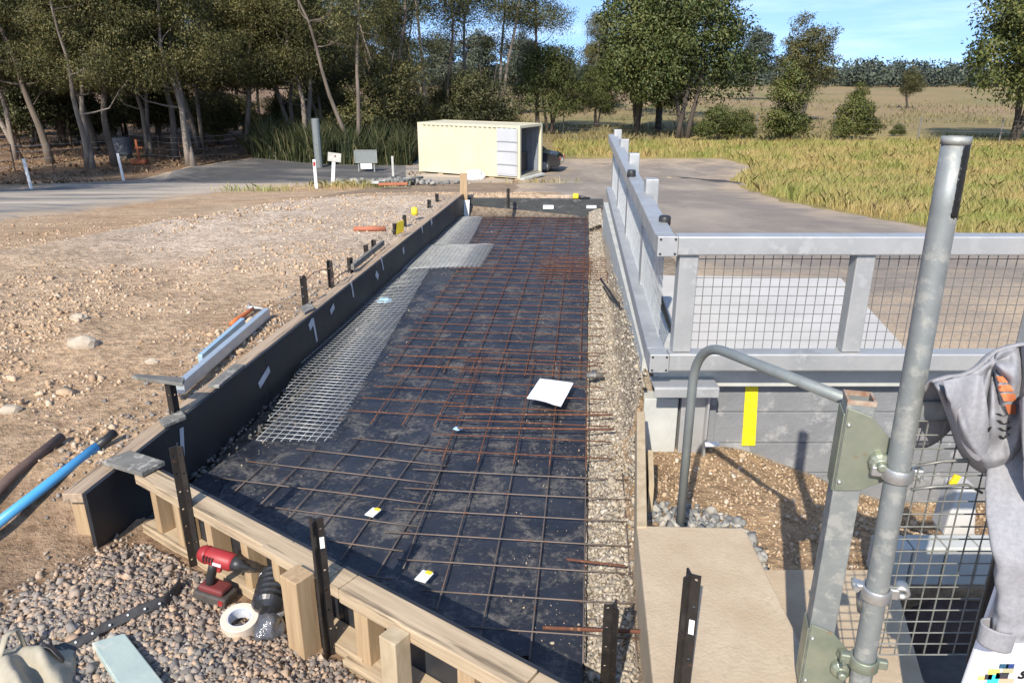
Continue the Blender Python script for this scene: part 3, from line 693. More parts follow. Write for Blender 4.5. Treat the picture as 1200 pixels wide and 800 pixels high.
O('top_plate', fbox(2.205, 2.75, .0175, .108, .300, .354), MT['pine_f'], ff, bevel=.004)
O('bottom_plate', fbox(.02, 1.5, .0175, .118, .045, .092), MT['pine_f'], ff, bevel=.004)
O('bottom_plate', fbox(1.43, 2.75, .0185, .150, .03, .078), MT['pine_f'], ff, bevel=.004)
for s in (.13, .31, .55, .80, 1.00): O('stud', fbox(s, s + .045, .018, .104, .0925, .3055), MT['pine_v'], ff, bevel=.003)
for s in (1.47, 1.95): O('stud', fbox(s, s + .07, .03, .112, .0785, .2995), MT['pine_v'], ff, bevel=.003)
for s in (1.68, 2.3): O('stud', fbox(s, s + .075, .119, .19, .0, .345), MT['pine_end'], ff, bevel=.003)
O('prop_block', fbox(1.2, 1.29, .1255, .21, .02, .385), MT['pine_v'], ff, bevel=.004)
# far form
fl = T('formwork_wall', 'low weathered black form board closing the far end of the pit', 'formwork', (.2, 11.58, 0))
a, b = at(533, 254, .0), at(712, 252, .0); a = Vector((Lx(11.5) + .02, 11.55, 0)); b = Vector((1.40, 11.42, 0))
O('face_panel', MB().beam(a + Vector((0, .012, .13)), b + Vector((0, .012, .13)), .02, .26), MT['plyfar'], fl)
O('top_plate', MB().beam(a + Vector((0, .065, .245)), b + Vector((0, .065, .245)), .085, .045), MT['plyfar'], fl, bevel=.004)
O('tape_strip', MB().box((.56, 11.47, .15), (.16, .008, .06)), MT['white'], fl)
O('tape_strip', MB().box((1.22, 11.425, .16), (.15, .008, .045)), MT['white'], fl)
# stake at the far left corner
sk = T('timber_stake', 'pine stake with white painted lower half at the far pit corner', 'stake', (-.72, 11.4, 0))
O('shaft', MB().box((-.735, 11.42, .46), (.11, .05, .42)), MT['pine_v'], sk, bevel=.004)
O('painted_base', MB().box((-.735, 11.42, .13), (.16, .052, .28), Matrix.Rotation(R(4), 3, 'Y')), MT['white'], sk, bevel=.004)
# ply offcuts
def slab_px(name, corners, z, th, mat, label, cat, bevel=.002, group=None):
    P = [at(px, py, z) for px, py in corners]; mb = MB().extr([p - Vector((0, 0, th)) for p in P], (0, 0, th))
    return O(name, mb, mat, label=label, cat=cat, bevel=bevel, group=group)
slab_px('plywood_offcut', [(119, 540), (152, 527), (193, 540), (166, 554)], .385, .022, MT['plygrey'], 'dusty plywood offcut on the near corner where the forms meet', 'plywood')
slab_px('plywood_offcut', [(186, 491), (212, 480), (218, 487), (192, 498)], .383, .02, MT['plygrey'], 'small dusty plywood square below the picket with a ply cap', 'plywood')
slab_px('plywood_offcut', [(352, 359), (363, 354), (369, 360), (357, 366)], .383, .02, MT['plygrey'], 'tiny grey plywood square at the foot of the picket wired to others', 'plywood')
# ------------------------------------------------------------------ timber edge, concrete pad, right pit
edge = T('timber_edge_board', 'sunlit timber edge board leading from the pad to the railing', 'timber', (.6, 3.3, .05))
O('board', MB().hexa([(.53, 2.70, .02), (.575, 2.70, .02), (.745, 3.78, .02), (.70, 3.78, .02), (.53, 2.70, .285), (.575, 2.70, .285), (.745, 3.78, .315), (.70, 3.78, .315)]), MT['pine_end'], edge, bevel=.004)
O('cleat', MB().hexa([(.665, 3.15, .05), (.69, 3.15, .05), (.735, 3.45, .05), (.71, 3.45, .05), (.665, 3.15, .22), (.69, 3.15, .22), (.735, 3.45, .25), (.71, 3.45, .25)]), MT['pine_end'], edge)
def pad(u): pass
PADZ = .28
pd = [at(746, 615, PADZ), at(873, 618, PADZ), at(948, 772, PADZ), Vector((.95, 1.1, PADZ)), Vector((.36, 1.1, PADZ)), at(764, 790, PADZ)]
O('concrete_pad', MB().prism([(p.x, p.y) for p in reversed(pd)], -.05, PADZ), MT['conc'], label='tan concrete pad beside the pit at the foot of the bent pipe', cat='concrete pad', bevel=.008)
lp = [(.86, 2.66), (1.58, 2.66), (1.58, 2.5), (1.43, 2.0), (1.28, 1.1), (.9515, 1.1), (.9515, 1.83), (.9, 2.45)]
O('concrete_step', MB().prism(list(reversed(lp)), -.1, .10), MT['conc'], label='lower tan concrete step right of the pad behind the wire gate', cat='concrete step', bevel=.006)
# steel covers and kerb stones behind the gate
kb = T('kerb_row', 'pale concrete kerb in short lengths behind the wire gate', 'kerb', (1.7, 2.75, 0))
x = 1.64
for i in range(8):
    O('kerb_block', MB().box((x, 2.72, .105), (.135, .10, .19)), MT['concpale'], kb, bevel=.006); x += .142
O('drain_pit', MB().hexa([(1.30, 1.2, -.3), (2.7, 1.2, -.3), (2.7, 2.28, -.3), (1.53, 2.28, -.3), (1.30, 1.2, .0), (2.7, 1.2, .0), (2.7, 2.28, .0), (1.53, 2.28, .0)]), MT['dustblack'], label='dark drainage cover sunk between kerb and sign behind the gate', cat='drain cover')
mb = MB()
def lump(c, r, seed, flat=.7, n=3):
    bm = bmesh.new(); bmesh.ops.create_icosphere(bm, subdivisions=n, radius=1)
    vs = []
    for v in bm.verts:
        p = v.co.copy(); k = 1 + .35 * mnoise.noise(p * 1.3 + Vector((seed, 0, 0))) + .12 * mnoise.noise(p * 4 + Vector((0, seed, 0)))
        p = p * k; vs.append((c[0] + p.x * r[0], c[1] + p.y * r[1], c[2] + p.z * r[2]))
    fs = [tuple(q.index for q in f.verts) for f in bm.faces]; bm.free(); return vs, fs
O('soil_mound', MB().add(*lump((2.05, 2.48, -.12), (.6, .2, .12), 4)), M('dark_shaded_soil', (.05, .03, .022), (.09, .05, .035), 20, .9, bump=.6, bscale=30, bdist=.02), label='dark shaded soil ridge between the kerb and the drain cover', cat='soil')  # soil colour darkened for the shadow below the kerb
bl = [W(1105, 628, 2.95), W(1122, 575, 2.98), W(1146, 572, 3.0), W(1143, 628, 2.95)]
O('concrete_block', MB().extr(bl, (0.03, .16, -.02)), MT['concwhite'], label='white broken concrete block leaning behind the wire gate', cat='concrete block', bevel=.012)

# ------------------------------------------------------------------ deck, sleeper wall and railing
O('concrete_deck', MB().prism([(1.10, 4.16), (3.0, 4.16), (3.02, 5.35), (3.38, 7.4), (1.50, 7.5), (1.30, 5.6)], -.1, .118), MT['concwhite'], label='new white concrete slab seen through the railing mesh', cat='concrete slab', bevel=.006)
O('concrete_capping', MB().prism([(.84, 3.93), (4.3, 3.93), (4.3, 4.13), (.84, 4.13)], .40, .525), MT['concpale'], label='pale concrete capping strip under the front railing', cat='capping', bevel=.006)
O('concrete_strip', MB().prism([(.78, 4.135), (1.0, 4.135), (1.42, 9.75), (1.20, 9.75)], -.2, .50), MT['concpale'], label='narrow concrete strip below the receding railing', cat='concrete slab')
sw = T('sleeper_wall', 'grey concrete sleeper retaining wall under the front railing', 'retaining wall', (2.0, 4.05, -.2))
for i in range(5):
    O('sleeper', MB().box((2.85, 4.06, -.524 + i * .206), (3.45, .08, .202)), MT['concgrey'], sw, bevel=.006)
O('yellow_strip', MB().hexa([W(869, 522, 4.012), W(885, 522, 4.012), W(885, 522, 4.018), W(869, 522, 4.018), W(874, 448, 4.012), W(889, 448, 4.012), W(889, 448, 4.018), W(874, 448, 4.018)]), MT['yellowpaint'], sw)
wp = T('steel_wall_post', 'galvanised channel post at the left end of the sleeper wall', 'steel post', (1.08, 3.95, 0))
O('web', MB().box((1.06, 3.935, .19), (.15, .012, .5)), MT['galv'], wp, bevel=.003)
O('flange', MB().box((.991, 3.965, .19), (.012, .07, .5)), MT['galv'], wp)
O('flange', MB().box((1.129, 3.91, .19), (.012, .06, .5)), MT['galv'], wp)
O('side_plate', MB().box((1.17, 3.985, .17), (.066, .012, .46)), MT['concgrey'], wp)
O('footing_block', MB().box((.87, 4.0, .12), (.20, .12, .4)), MT['concpale'], label='pale grey concrete block left of the galvanised channel post', cat='concrete block', bevel=.006)
O('angle_bracket', MB().box((.97, 3.86, .455), (.36, .16, .014)).box((.97, 3.782, .427), (.36, .012, .055)), MT['galv'], label='galvanised angle bracket lying under the railing corner', cat='bracket', bevel=.003)
O('level_marker', MB().box((1.14, 3.78, .11), (.08, .03, .02)), MT['white'], label='small white block on the fill under the yellow strip', cat='block', bevel=.003)

# railing: one welded frame, a leg receding and a leg across
rl = T('steel_railing', 'galvanised box section railing with wire mesh infill turning a corner', 'railing', (.80, 3.81, .52))
FX, FY = 1.25, 9.55
ct_ = lambda t, off, z: Vector((.80 + (FX - .80) * t + off, 3.86 + (FY - 3.86) * t, z + .07 * t))
for z, nm in ((1.26, 'top_rail'), (.615, 'bottom_rail')):
    o = O(nm, MB().beam(ct_(0, 0, z), ct_(1, 0, z), .10, .10), MT['galv'], rl, bevel=.008)
    o = O(nm, MB().beam((.855, 3.81, z), (3.6, 3.81, z), .10, .10), MT['galv'], rl, bevel=.008)
    e = O('end_plate', MB().box((.80, 3.752, z), (.106, .01, .106)).box((.80, 3.81, z), (.098, .106, .098)), MT['galv'], rl, bevel=.004)
    for sx in (-1, 1):
        for sz in (-1, 1):
            O('bolt_hole', MB().lathe([(.006, -.001), (.006, .003)], 10, (.80 + sx * .038, 3.7465, z + sz * .038), Matrix.Rotation(R(90), 3, 'X')), MT['blackplastic'], e)
for D_ in (5.16, 6.76, 8.15, 9.42):
    t = (D_ - 3.86) / (FY - 3.86)
    p = ct_(t, .055, 0); O('post', MB().box((p.x, p.y, .98 + .035 * t), (.09, .09, .86)), MT['galv'], rl, bevel=.006)
O('post', MB().box((.925, 3.83, .9375), (.10, .088, .54)), MT['galv'], rl, bevel=.006)
for px_ in (1003, 1220):
    x = W(px_, 350, 3.83).x; O('post', MB().box((x, 3.83, .9375), (.10, .088, .54)), MT['galv'], rl, bevel=.006)
def wmesh(a, b, z0, z1, step, r, zs=0.0):
    a = Vector(a[:2]); b = Vector(b[:2]); n = int((b - a).length / step); mb = MB()
    for i in range(n + 1):
        p = a.lerp(b, i / n); mb.tube([(p.x, p.y, z0 + zs * i / n), (p.x, p.y, z1 + zs * i / n)], r, 5)
    m = round((z1 - z0) / step)
    for j in range(m + 1):
        z = z0 + (z1 - z0) * j / m; dn = (b - a).normalized(); nrm = Vector((dn.y, -dn.x)) * r * 1.8
        mb.tube([(a.x + nrm.x, a.y + nrm.y, z), (b.x + nrm.x, b.y + nrm.y, z + zs)], r, 5)
    return mb
xs = W(1003, 350, 3.83).x
O('mesh_panel', wmesh((.98, 3.862), (xs - .05, 3.862), .66, 1.22, .05, .0024), MT['wire_dark'], rl)
O('mesh_panel', wmesh((xs + .055, 3.862), (W(1220, 350, 3.83).x - .05, 3.862), .66, 1.22, .05, .0024), MT['wire_dark'], rl)
ts = [0.02] + [(D_ - 3.86) / (FY - 3.86) for D_ in (5.16, 6.76, 8.15, 9.42)]
for a, b in zip(ts, ts[1:]):
    A_ = ct_(a + .012, .03, 0); B_ = ct_(b - .012, .03, 0)
    O('mesh_panel', wmesh(A_[:2], B_[:2], .665 + A_.z, 1.21 + A_.z, .05, .0024, B_.z - A_.z), MT['wire'], rl)
for (px_, py_, D_) in ((740, 199, 5.9), (779, 254, 4.15)):
    p = W(px_, py_ + 4, D_); O('rubber_cap', MB().lathe([(.03, 0), (.034, .006), (.034, .045), (.028, .055)], 16, (p.x, p.y, p.z - .03)), MT['blackplastic'], rl, smooth=True)
p = W(723, 229, 9.3); O('red_cap', MB().lathe([(.01, -.03), (.03, -.02), (.034, 0), (.02, .03)], 12, (p.x - .1, p.y - .2, p.z)), MT['red'], rl, smooth=True)

# ------------------------------------------------------------------ bent pipe, gate post, pole, couplers, gate
def arc_path(P, rad, n=8):
    P = [Vector(p) for p in P]; out = [P[0]]
    for a, b, c in zip(P, P[1:], P[2:]):
        d1 = (a - b).normalized(); d2 = (c - b).normalized(); s = b + d1 * rad; e = b + d2 * rad
        for i in range(n + 1):
            t = i / n; out.append(s * (1 - t) ** 2 + b * 2 * t * (1 - t) + e * t * t)
    return out + [P[-1]]
pb = at(797, 612, PADZ)
tp = W(808, 398, pb.y - .02); ep = W(1012, 476, 1.90)
O('bent_pipe', MB().tube(arc_path([pb, (pb.x, pb.y, tp.z - .01), ep], .20, 12), .0185, 14), MT['galv_grey'], label='grey bent steel handrail pipe rising from the concrete pad', cat='pipe', smooth=True)
PX, PY = .945, 1.845
gp = T('gate_post', 'galvanised square gate post with rusty open top and zinc brackets', 'gate post', (PX, PY, .1))
Rm = Matrix.Rotation(R(-14), 3, 'Z')
def hollow(c, s, t, z0, z1, rot):
    mb = MB(); o = [rot @ Vector((sx * s / 2, sy * s / 2, 0)) for sx, sy in ((-1, -1), (1, -1), (1, 1), (-1, 1))]; i = [v * (1 - 2 * t / s) for v in o]
    P = [(c[0] + v.x, c[1] + v.y, z) for z in (z0, z1) for v in o + i]
    F_ = []
    for k in range(4):
        m = (k + 1) % 4
        F_ += [(k, m, 8 + m, 8 + k), (4 + m, 4 + k, 12 + k, 12 + m), (8 + k, 8 + m, 12 + m, 12 + k), (m, k, 4 + k, 4 + m)]
    return mb.add(P, F_)
O('shaft', hollow((PX, PY), .072, .005, .10, 1.27, Rm), MT['galv_old'], gp, bevel=.003)
O('rusty_rim', hollow((PX, PY), .0735, .0065, 1.262, 1.275, Rm), MT['rustplate'], gp)
def bracket(z0, z1):
    f = Rm @ Vector((0, -.0385, 0)); xx = Rm @ Vector((1, 0, 0)); nn = Rm @ Vector((0, -1, 0)); c = Vector((PX, PY, 0)) + f
    P = [c + xx * a + Vector((0, 0, z)) for a, z in ((-.034, z1 + .02), (-.034, z0 - .0), (.03, z0 + .01), (.085, z0 + .045), (.085, z1 - .06), (.03, z1 + .0))]
    b_ = O('bracket_plate', MB().extr(P, nn * .005), MT['zinc'], gp, bevel=.002)
    O('side_strap', MB().box(Vector((PX, PY, (z0 + z1) / 2)) + Rm @ Vector((-.0395, 0, 0)), (.005, .078, z1 - z0), Rm), MT['zinc'], b_, bevel=.002)
    for dz in (.03, z1 - z0 - .03):
        q_ = c + xx * -.025 + nn * .006 + Vector((0, 0, z0 + dz)); O('rivet', MB().lathe([(.006, -.003), (.006, .002), (.003, .005)], 10, q_, Rm @ Matrix.Rotation(R(90), 3, 'X')), MT['zinc_clean'], b_, smooth=True)
    hub = c + xx * .066 + nn * .014 + Vector((0, 0, (z0 + z1) / 2 - .01))
    O('pivot_bolt', MB().lathe([(.026, -.012), (.03, -.006), (.03, .006), (.022, .014), (.013, .016), (.013, .032), (.009, .036)], 12, hub, Rm @ Matrix.Rotation(R(90), 3, 'X')), MT['zinc'], b_, smooth=False, bevel=.002)
bracket(1.0, 1.235); bracket(.30, .52)
# scaffold pole
p0 = W(1011, 782, 1.735); p1 = W(1121, 163, 1.775); dd = (p0 - p1).normalized(); p0 = p0 + dd * .32
pole = T('scaffold_pole', 'tall galvanised scaffold pole standing right of the gate post', 'pole', p0)
m_ = []
for i in range(13):
    t = i / 12; m_.append(p0.lerp(p1, t))
O('tube', MB().tube(m_, .0283, 28, cap=False), MT['galv_old'], pole, smooth=True, solid=.004)
O('rim', MB().tube([p1 - (p1 - p0).normalized() * .012, p1 + (p1 - p0).normalized() * .006], .0296, 28, cap=False), MT['galv_old'], pole, smooth=True, solid=.005)
O('plug', MB().tube([p1 - (p1 - p0).normalized() * .02, p1 - (p1 - p0).normalized() * .004], .0268, 24), MT['blackplastic'], pole)
# black tar streak on the right of the pole top
ax = (p1 - p0).normalized(); sd = Vector((1, -.25, 0)); sd = (sd - ax * sd.dot(ax)).normalized(); fr = ax.cross(sd)
def tar(u, v):
    w = .85 + .35 * n3(u * 9, v * 2, 2, 3); a = (v - .5) * .95 * w
    p = p1 - ax * (.015 + .155 * u) + (sd * math.cos(a + .35) - (-fr) * math.sin(a + .35) * -1) * .0318
    return p
mb = MB()
def tar(u, v):
    w = 1 + .3 * n3(u * 7, v * 3, 2, 3); a = -1.05 + (v - .5) * .95 * w
    dirn = sd * math.cos(a) + Vector((0, -1, 0)) * -math.sin(a); dirn = (dirn - ax * dirn.dot(ax)).normalized()
    return p1 - ax * (.012 + .165 * u + .01 * n3(v * 4, u, 2, 1) * u) + dirn * .0314
O('tar_streak', MB().grid(tar, 24, 10), M('black_tar', (.006, .006, .006), (.012, .012, .012), 20, .35, bump=.5, bscale=60, spots=((.35, .36, .36), 60, .68)), pole, smooth=True, solid=.0015)
def coupler(t, label, mat, flip=1, sw=0):
    c = p0.lerp(p1, t); cp = T('scaffold_coupler', label, 'coupler', c, 'swivel couplers clamped on the pole')
    x = sd; y = -fr if fr.y > 0 else fr; Rl = Matrix((x, y, ax)).transposed()
    O('collar', MB().lathe([(.032, -.02), (.040, -.018), (.041, 0), (.040, .018), (.032, .02)], 24, c, Rl, True), mat, cp, smooth=True, bevel=.002)
    if sw:
        O('hinge', MB().box(c + Rl @ Vector((.046, -.004, .004)), (.03, .024, .036), Rl), mat, cp, bevel=.006)
        O('jaw', MB().lathe([(.012, -.018), (.022, -.016), (.022, .016), (.012, .018)], 16, c + Rl @ Vector((.066, -.012, .01)), Rl @ Matrix.Rotation(R(80), 3, 'X'), True), mat, cp, smooth=True)
        O('swing_bolt', MB().tube([c + Rl @ Vector((.028, -.048, -.055)), c + Rl @ Vector((.03, -.046, .03))], .0075, 10), mat, cp, smooth=True)
        O('nut', MB().lathe([(.013, -.009), (.015, -.006), (.015, .006), (.013, .009)], 6, c + Rl @ Vector((.028, -.048, -.05)), Rl), mat, cp)
        O('nut', MB().lathe([(.013, -.009), (.015, -.006), (.015, .006), (.013, .009)], 6, c + Rl @ Vector((.03, -.046, .028)), Rl), mat, cp)
        O('lever_arm', MB().tube([c + Rl @ Vector((-.012, -.046, -.02)), c + Rl @ Vector((-.022, -.05, -.06)), c + Rl @ Vector((-.02, -.046, -.105))], [.02, .024, .014], 10, flat=.6), mat, cp, smooth=True)
        O('ear', MB().box(c + Rl @ Vector((-.05, -.01, .01)), (.03, .03, .022), Rl), mat, cp, bevel=.006)
        O('ear_bolt', MB().tube([c + Rl @ Vector((-.056, -.03, .012)), c + Rl @ Vector((-.056, .02, .012))], .008, 8), mat, cp)
    else:
        O('clamp_lug', MB().box(c + Rl @ Vector((flip * .05, -.006, 0)), (.03, .022, .034), Rl), mat, cp, bevel=.005)
        O('bolt', MB().tube([c + Rl @ Vector((flip * .056, -.03, -.008)), c + Rl @ Vector((flip * .056, .03, -.008))], .007, 8), mat, cp)
        O('nut', MB().lathe([(.013, -.007), (.014, 0), (.013, .007)], 6, c + Rl @ Vector((flip * .056, -.028, -.008)), Rl @ Matrix.Rotation(R(90), 3, 'X')), mat, cp)
        O('lug', MB().box(c + Rl @ Vector((-flip * .05, -.002, .0)), (.03, .02, .03), Rl), mat, cp, bevel=.005)
def tpole(py):  # parameter of the pole at an image row
    best = min(range(400), key=lambda i: abs((lambda P: 400 + F * ((CH - P.z) * ct - P.y * st) / (P.y * ct + (CH - P.z) * st))(p0.lerp(p1, i / 400)) - py)); return best / 400
coupler(tpole(553), 'zinc coupler joining pole and post at the upper bracket', MT['zinc_clean'], 1)
coupler(tpole(693), 'silver swivel coupler with hanging lever midway up the pole', MT['zinc_clean'], 1, 1)
coupler(tpole(775), 'greenish coupler at the lower bracket near the pole foot', MT['zinc'], -1)
# wire gate
gt = T('wire_gate', 'welded wire gate panel with steel top bar right of the pole', 'gate', (1.4, 1.74, .45))
O('top_bar', MB().beam((1.055, 1.765, 1.275), (1.95, 1.765, 1.275), .05, .06), MT['galv_old'], gt, bevel=.004)
O('mesh_panel', wmesh((1.035, 1.735), (1.335, 1.735), .50, 1.255, .0405, .0022), MT['wire_gate'], gt)
O('frame_edge', MB().tube([(1.375, 1.76, .44), (1.375, 1.76, 1.25)], .016, 10), MT['blackplastic'], gt)
O('hook_wire', MB().tube([(1.06, 1.72, 1.13), (1.12, 1.71, 1.15), (1.2, 1.71, 1.155), (1.26, 1.72, 1.15)], .004, 6), MT['wire_gate'], gt, smooth=True)
O('hook_wire', MB().tube([(1.06, 1.72, 1.06), (1.12, 1.71, 1.075), (1.2, 1.71, 1.08), (1.25, 1.72, 1.05)], .004, 6), MT['wire_gate'], gt, smooth=True)
O('yellow_tag', MB().box(W(1119, 562, 1.725), (.018, .006, .03), Matrix.Rotation(R(20), 3, 'Y')), MT['yellow'], gt)

# ------------------------------------------------------------------ sign board with its printed mark
sg = T('sign_board', 'white sign board with coloured pixel logo behind the hoodie sleeve', 'sign', (1.55, 1.57, .2))
BD = 1.57
O('panel', MB().extr([(1.197, BD, .2), (2.0, BD, .2), (2.0, BD, 1.10), (1.257, BD, 1.10)], (0, .014, 0)), MT['whitesign'], sg, bevel=.004)
for px0, py0, px1, py1, c in ((1147, 792, 1154, 797, (.75, .55, .20)), (1155, 790, 1162, 796, (.05, .05, .06)), (1159, 784, 1171, 790, (.62, .55, .15)), (1159, 790, 1168, 806, (.05, .55, .62)),
                             (1168, 788, 1181, 795, (.05, .05, .06)), (1172, 778, 1181, 783, (.03, .10, .16)), (1176, 783, 1187, 789, (.45, .42, .25)), (1180, 778, 1188, 783, (.03, .06, .20)), (1172, 795, 1186, 806, (.75, .42, .28))):
    a, b = W(px0, py0, BD - .002), W(px1, py1, BD - .002)
    O('logo_square', MB().box(((a.x + b.x) / 2, BD - .0005, (a.z + b.z) / 2), (abs(b.x - a.x), .002, abs(a.z - b.z))), M('logo_ink', c, c, 3, .5), sg)
cu = bpy.data.curves.new('letter', 'FONT'); cu.body = 's'; cu.size = .055; cu.shear = .3; cu.extrude = .0008; cu.offset = .0012
tmp = bpy.data.objects.new('letter_curve', cu); COL.objects.link(tmp); bpy.context.view_layer.update()
lme = bpy.data.meshes.new_from_object(tmp.evaluated_get(bpy.context.evaluated_depsgraph_get())); bpy.data.objects.remove(tmp)
lt = bpy.data.objects.new('letter', lme); COL.objects.link(lt); lt.parent = sg
wp_ = W(1191, 794, BD); lt.location = Vector((wp_.x, BD - .0012, wp_.z)) - sg.location; lt.rotation_euler = (R(90), 0, 0); lme.materials.clear(); lme.materials.append(M('black_ink', (.01, .01, .012), (.01, .01, .012), 3, .5))

# ------------------------------------------------------------------ hoodie
hd = T('hoodie', 'grey marle hooded sweatshirt with orange emblem hanging over the gate', 'sweatshirt', W(1170, 600, 1.62))
top = [(1094, 449), (1112, 443), (1132, 440), (1150, 430), (1166, 415), (1184, 408), (1205, 404), (1235, 404)]
bot = [(1099, 455), (1112, 492), (1124, 528), (1140, 547), (1160, 556), (1182, 551), (1204, 530), (1240, 505)]
def curve(pl, t):
    s = t * (len(pl) - 1); i = min(int(s), len(pl) - 2); f_ = s - i
    p = [Vector(pl[max(0, min(len(pl) - 1, i + k))] + (0,)) for k in (-1, 0, 1, 2)]
    return 0.5 * ((2 * p[1]) + (p[2] - p[0]) * f_ + (2 * p[0] - 5 * p[1] + 4 * p[2] - p[3]) * f_ * f_ + (3 * p[1] - p[0] - 3 * p[2] + p[3]) * f_ ** 3)
def body(u, v):
    a = curve(top, u); b = curve(bot, u); p = a.lerp(b, v)
    bulge = .07 * math.sin(math.pi * min(1, v)) ** .8 * math.sin(math.pi * clamp(u * .9 + .1)) ** .6
    qx, qy = (p.x - 1163) / 46, (p.y - 425) / 125
    rr = math.hypot(qx, qy); th = math.atan2(qy, qx)
    U = .020 * math.sin(rr * 15 + 1.4 * n3(qx * 1.6, qy * 1.6, 1, 4)) * sstep(.35, .9, rr)                  # nested hanging folds
    G = .016 * math.sin(th * 9 + 2.0 * n3(qx, qy, 1.3, 8)) * (1 - sstep(.25, .95, rr)) * sstep(.02, .15, rr) # gathers from the pinch
    fine = .006 * n3(p.x * .11, p.y * .06, 1, 3) + .010 * n3(qx * 2, qy * 2, 1, 6)
    pinch = -.05 * math.exp(-((p.x - 1163) ** 2 / 60 + (p.y - 441) ** 2 / 130))
    edge_ = .03 * sstep(.16, .0, u) * v
    return W(p.x, p.y, 1.70 - bulge - U - G - fine - pinch - .02 * v + .05 * sstep(.86, 1, v) + edge_)
bo = O('body', MB().grid(body, 90, 72), MT['fleece'], hd, smooth=True, solid=.006, sub=1)
def back(u, v):  # part that falls behind the top bar
    a = curve(top, u); p = W(a.x, a.y, 1.70); return Vector((p.x, p.y + .10 * v, p.z - .0 - .25 * v * v + .006 * math.sin(6 * v)))
O('back_panel', MB().grid(back, 30, 12), MT['fleece'], hd, smooth=True, solid=.006)
# inner hood lip on the left, a second layer
lip = [(1098, 452), (1118, 446), (1134, 452), (1150, 470)]
def hood(u, v):
    a = curve([(1104, 447), (1126, 441), (1142, 438), (1152, 441)], u); b = curve([(1118, 486), (1128, 520), (1146, 540), (1160, 520)], u); p = a.lerp(b, v)
    return W(p.x, p.y, 1.63 - .03 * math.sin(math.pi * v) + .02 * u - .010 * math.sin(7 * u + 3 * v))
O('hood_lip', MB().grid(hood, 30, 26), MT['fleece'], hd, smooth=True, solid=.008, sub=1)
def sleeve_path(t):
    c = curve([(1216, 510), (1203, 560), (1196, 610), (1189, 660), (1179, 705), (1167, 728)], t)
    w = [62, 52, 43, 34, 27, 20]; s = t * 5; i = min(int(s), 4); return c, w[i] + (w[i + 1] - w[i]) * (s - i)
def sleeve(u, v):
    c, w = sleeve_path(u); a = 2 * math.pi * v
    wr = 1 + .13 * n3(u * 7, math.cos(a) * 1.6, 1.2, 5) + .06 * math.sin(30 * u + 4 * math.cos(a) + 3 * n3(u * 3, a, 1, 2)) * sstep(.25, .95, u) + .10 * n3(u * 2.2, math.cos(a) * 2.6, 1.5, 9)
    wr += .10 * math.sin(4 * a + 5 * u + 2 * n3(u * 4, 0, 1, 3)) * (1 - .5 * u)
    px = c.x + math.cos(a) * w * wr + 4 * n3(u * 4, 0, 1, 2); p = W(px, c.y, 1.72 - .16 * sstep(0, .55, u))
    r3 = w / F * 1.9 * .5
    return Vector((p.x, p.y - .02 - math.sin(a) * r3 * wr - .035 * u, p.z))
O('sleeve', MB().grid(sleeve, 90, 56), MT['fleece'], hd, smooth=True)
def cuff(u, v):
    c = curve([(1166, 727), (1163, 738), (1160, 749)], u); a = 2 * math.pi * v; w = (19.5 - 1.5 * u) * (1 + .012 * math.sin(40 * v * math.pi))
    p = W(c.x + math.cos(a) * w, c.y - math.cos(a) * -3, 1.525); return Vector((p.x, p.y - .018 - math.sin(a) * .028, p.z))
O('cuff', MB().grid(cuff, 8, 64), MT['fleece'], hd, smooth=True, solid=.004)
def torso(u, v):
    a = curve([(1196, 470), (1215, 450), (1245, 440), (1275, 440)], u); b = curve([(1204, 610), (1222, 640), (1246, 655), (1280, 650)], u); p = a.lerp(b, v)
    return W(p.x, p.y, 1.60 - .03 * math.sin(12 * u + 3 * v) - .015 * n3(u * 4, v * 3, 1, 2))
O('front_panel', MB().grid(torso, 40, 40), MT['fleece'], hd, smooth=True, solid=.006)
# printed emblem: orange striped leaf shape and dark lettering strokes, following the cloth
BG = []
for i in range(61):
    for j in range(61):
        p = body(i / 60, j / 60); zc = p.y * ct + (CH - p.z) * st
        BG.append((600 + F * p.x / zc, 400 + F * ((CH - p.z) * ct - p.y * st) / zc, p.x, p.y, p.z))
BG = np.array(BG)
def onbody(px, py):
    d = (BG[:, 0] - px) ** 2 + (BG[:, 1] - py) ** 2; k = np.argsort(d)[:4]; w = 1 / (d[k] + .05)
    return Vector((0, float((BG[k, 3] * w).sum() / w.sum()), 0))
def patch(outline_c, outline_w, n, m, mat, name, lift):
    def fn(u, v):
        c = curve(outline_c, u); w = outline_w(u); p = c.x + (v - .5) * 2 * w; d = W(p, c.y, 1.0)
        b = onbody(p, c.y); q_ = W(p, c.y, b.y - lift); return q_
    return O(name, MB().grid(fn, n, m), mat, bo, smooth=True)
inkO = M('orange_print', (.62, .20, .08), (.55, .16, .06), 20, .9)
inkK = M('black_print', (.02, .02, .022), (.03, .03, .03), 20, .9)
for k_ in range(4):
    t0 = k_ / 4 + .03; t1 = (k_ + 1) / 4 - .03
    seg = [tuple(curve([(1170, 440), (1177, 453), (1183, 467), (1186, 486)], t0 + (t1 - t0) * i / 3)[:2]) for i in range(4)]
    patch(seg, lambda u, a=t0, b=t1: 2 + 6.5 * math.sin(math.pi * clamp(.12 + .8 * (a + (b - a) * u))), 5, 4, inkO, 'orange_print', .012)
for seg, w in (([(1169, 484), (1174, 487), (1180, 486)], 3), ([(1170, 492), (1176, 497), (1183, 494)], 3), ([(1171, 501), (1178, 505), (1184, 500)], 2.6), ([(1172, 510), (1176, 514), (1182, 508)], 2.4), ([(1157, 506), (1159, 503), (1161, 500)], 2.5)):
    patch(seg, lambda u, w=w: w * .75, 5, 2, inkK, 'dark_lettering', .012)

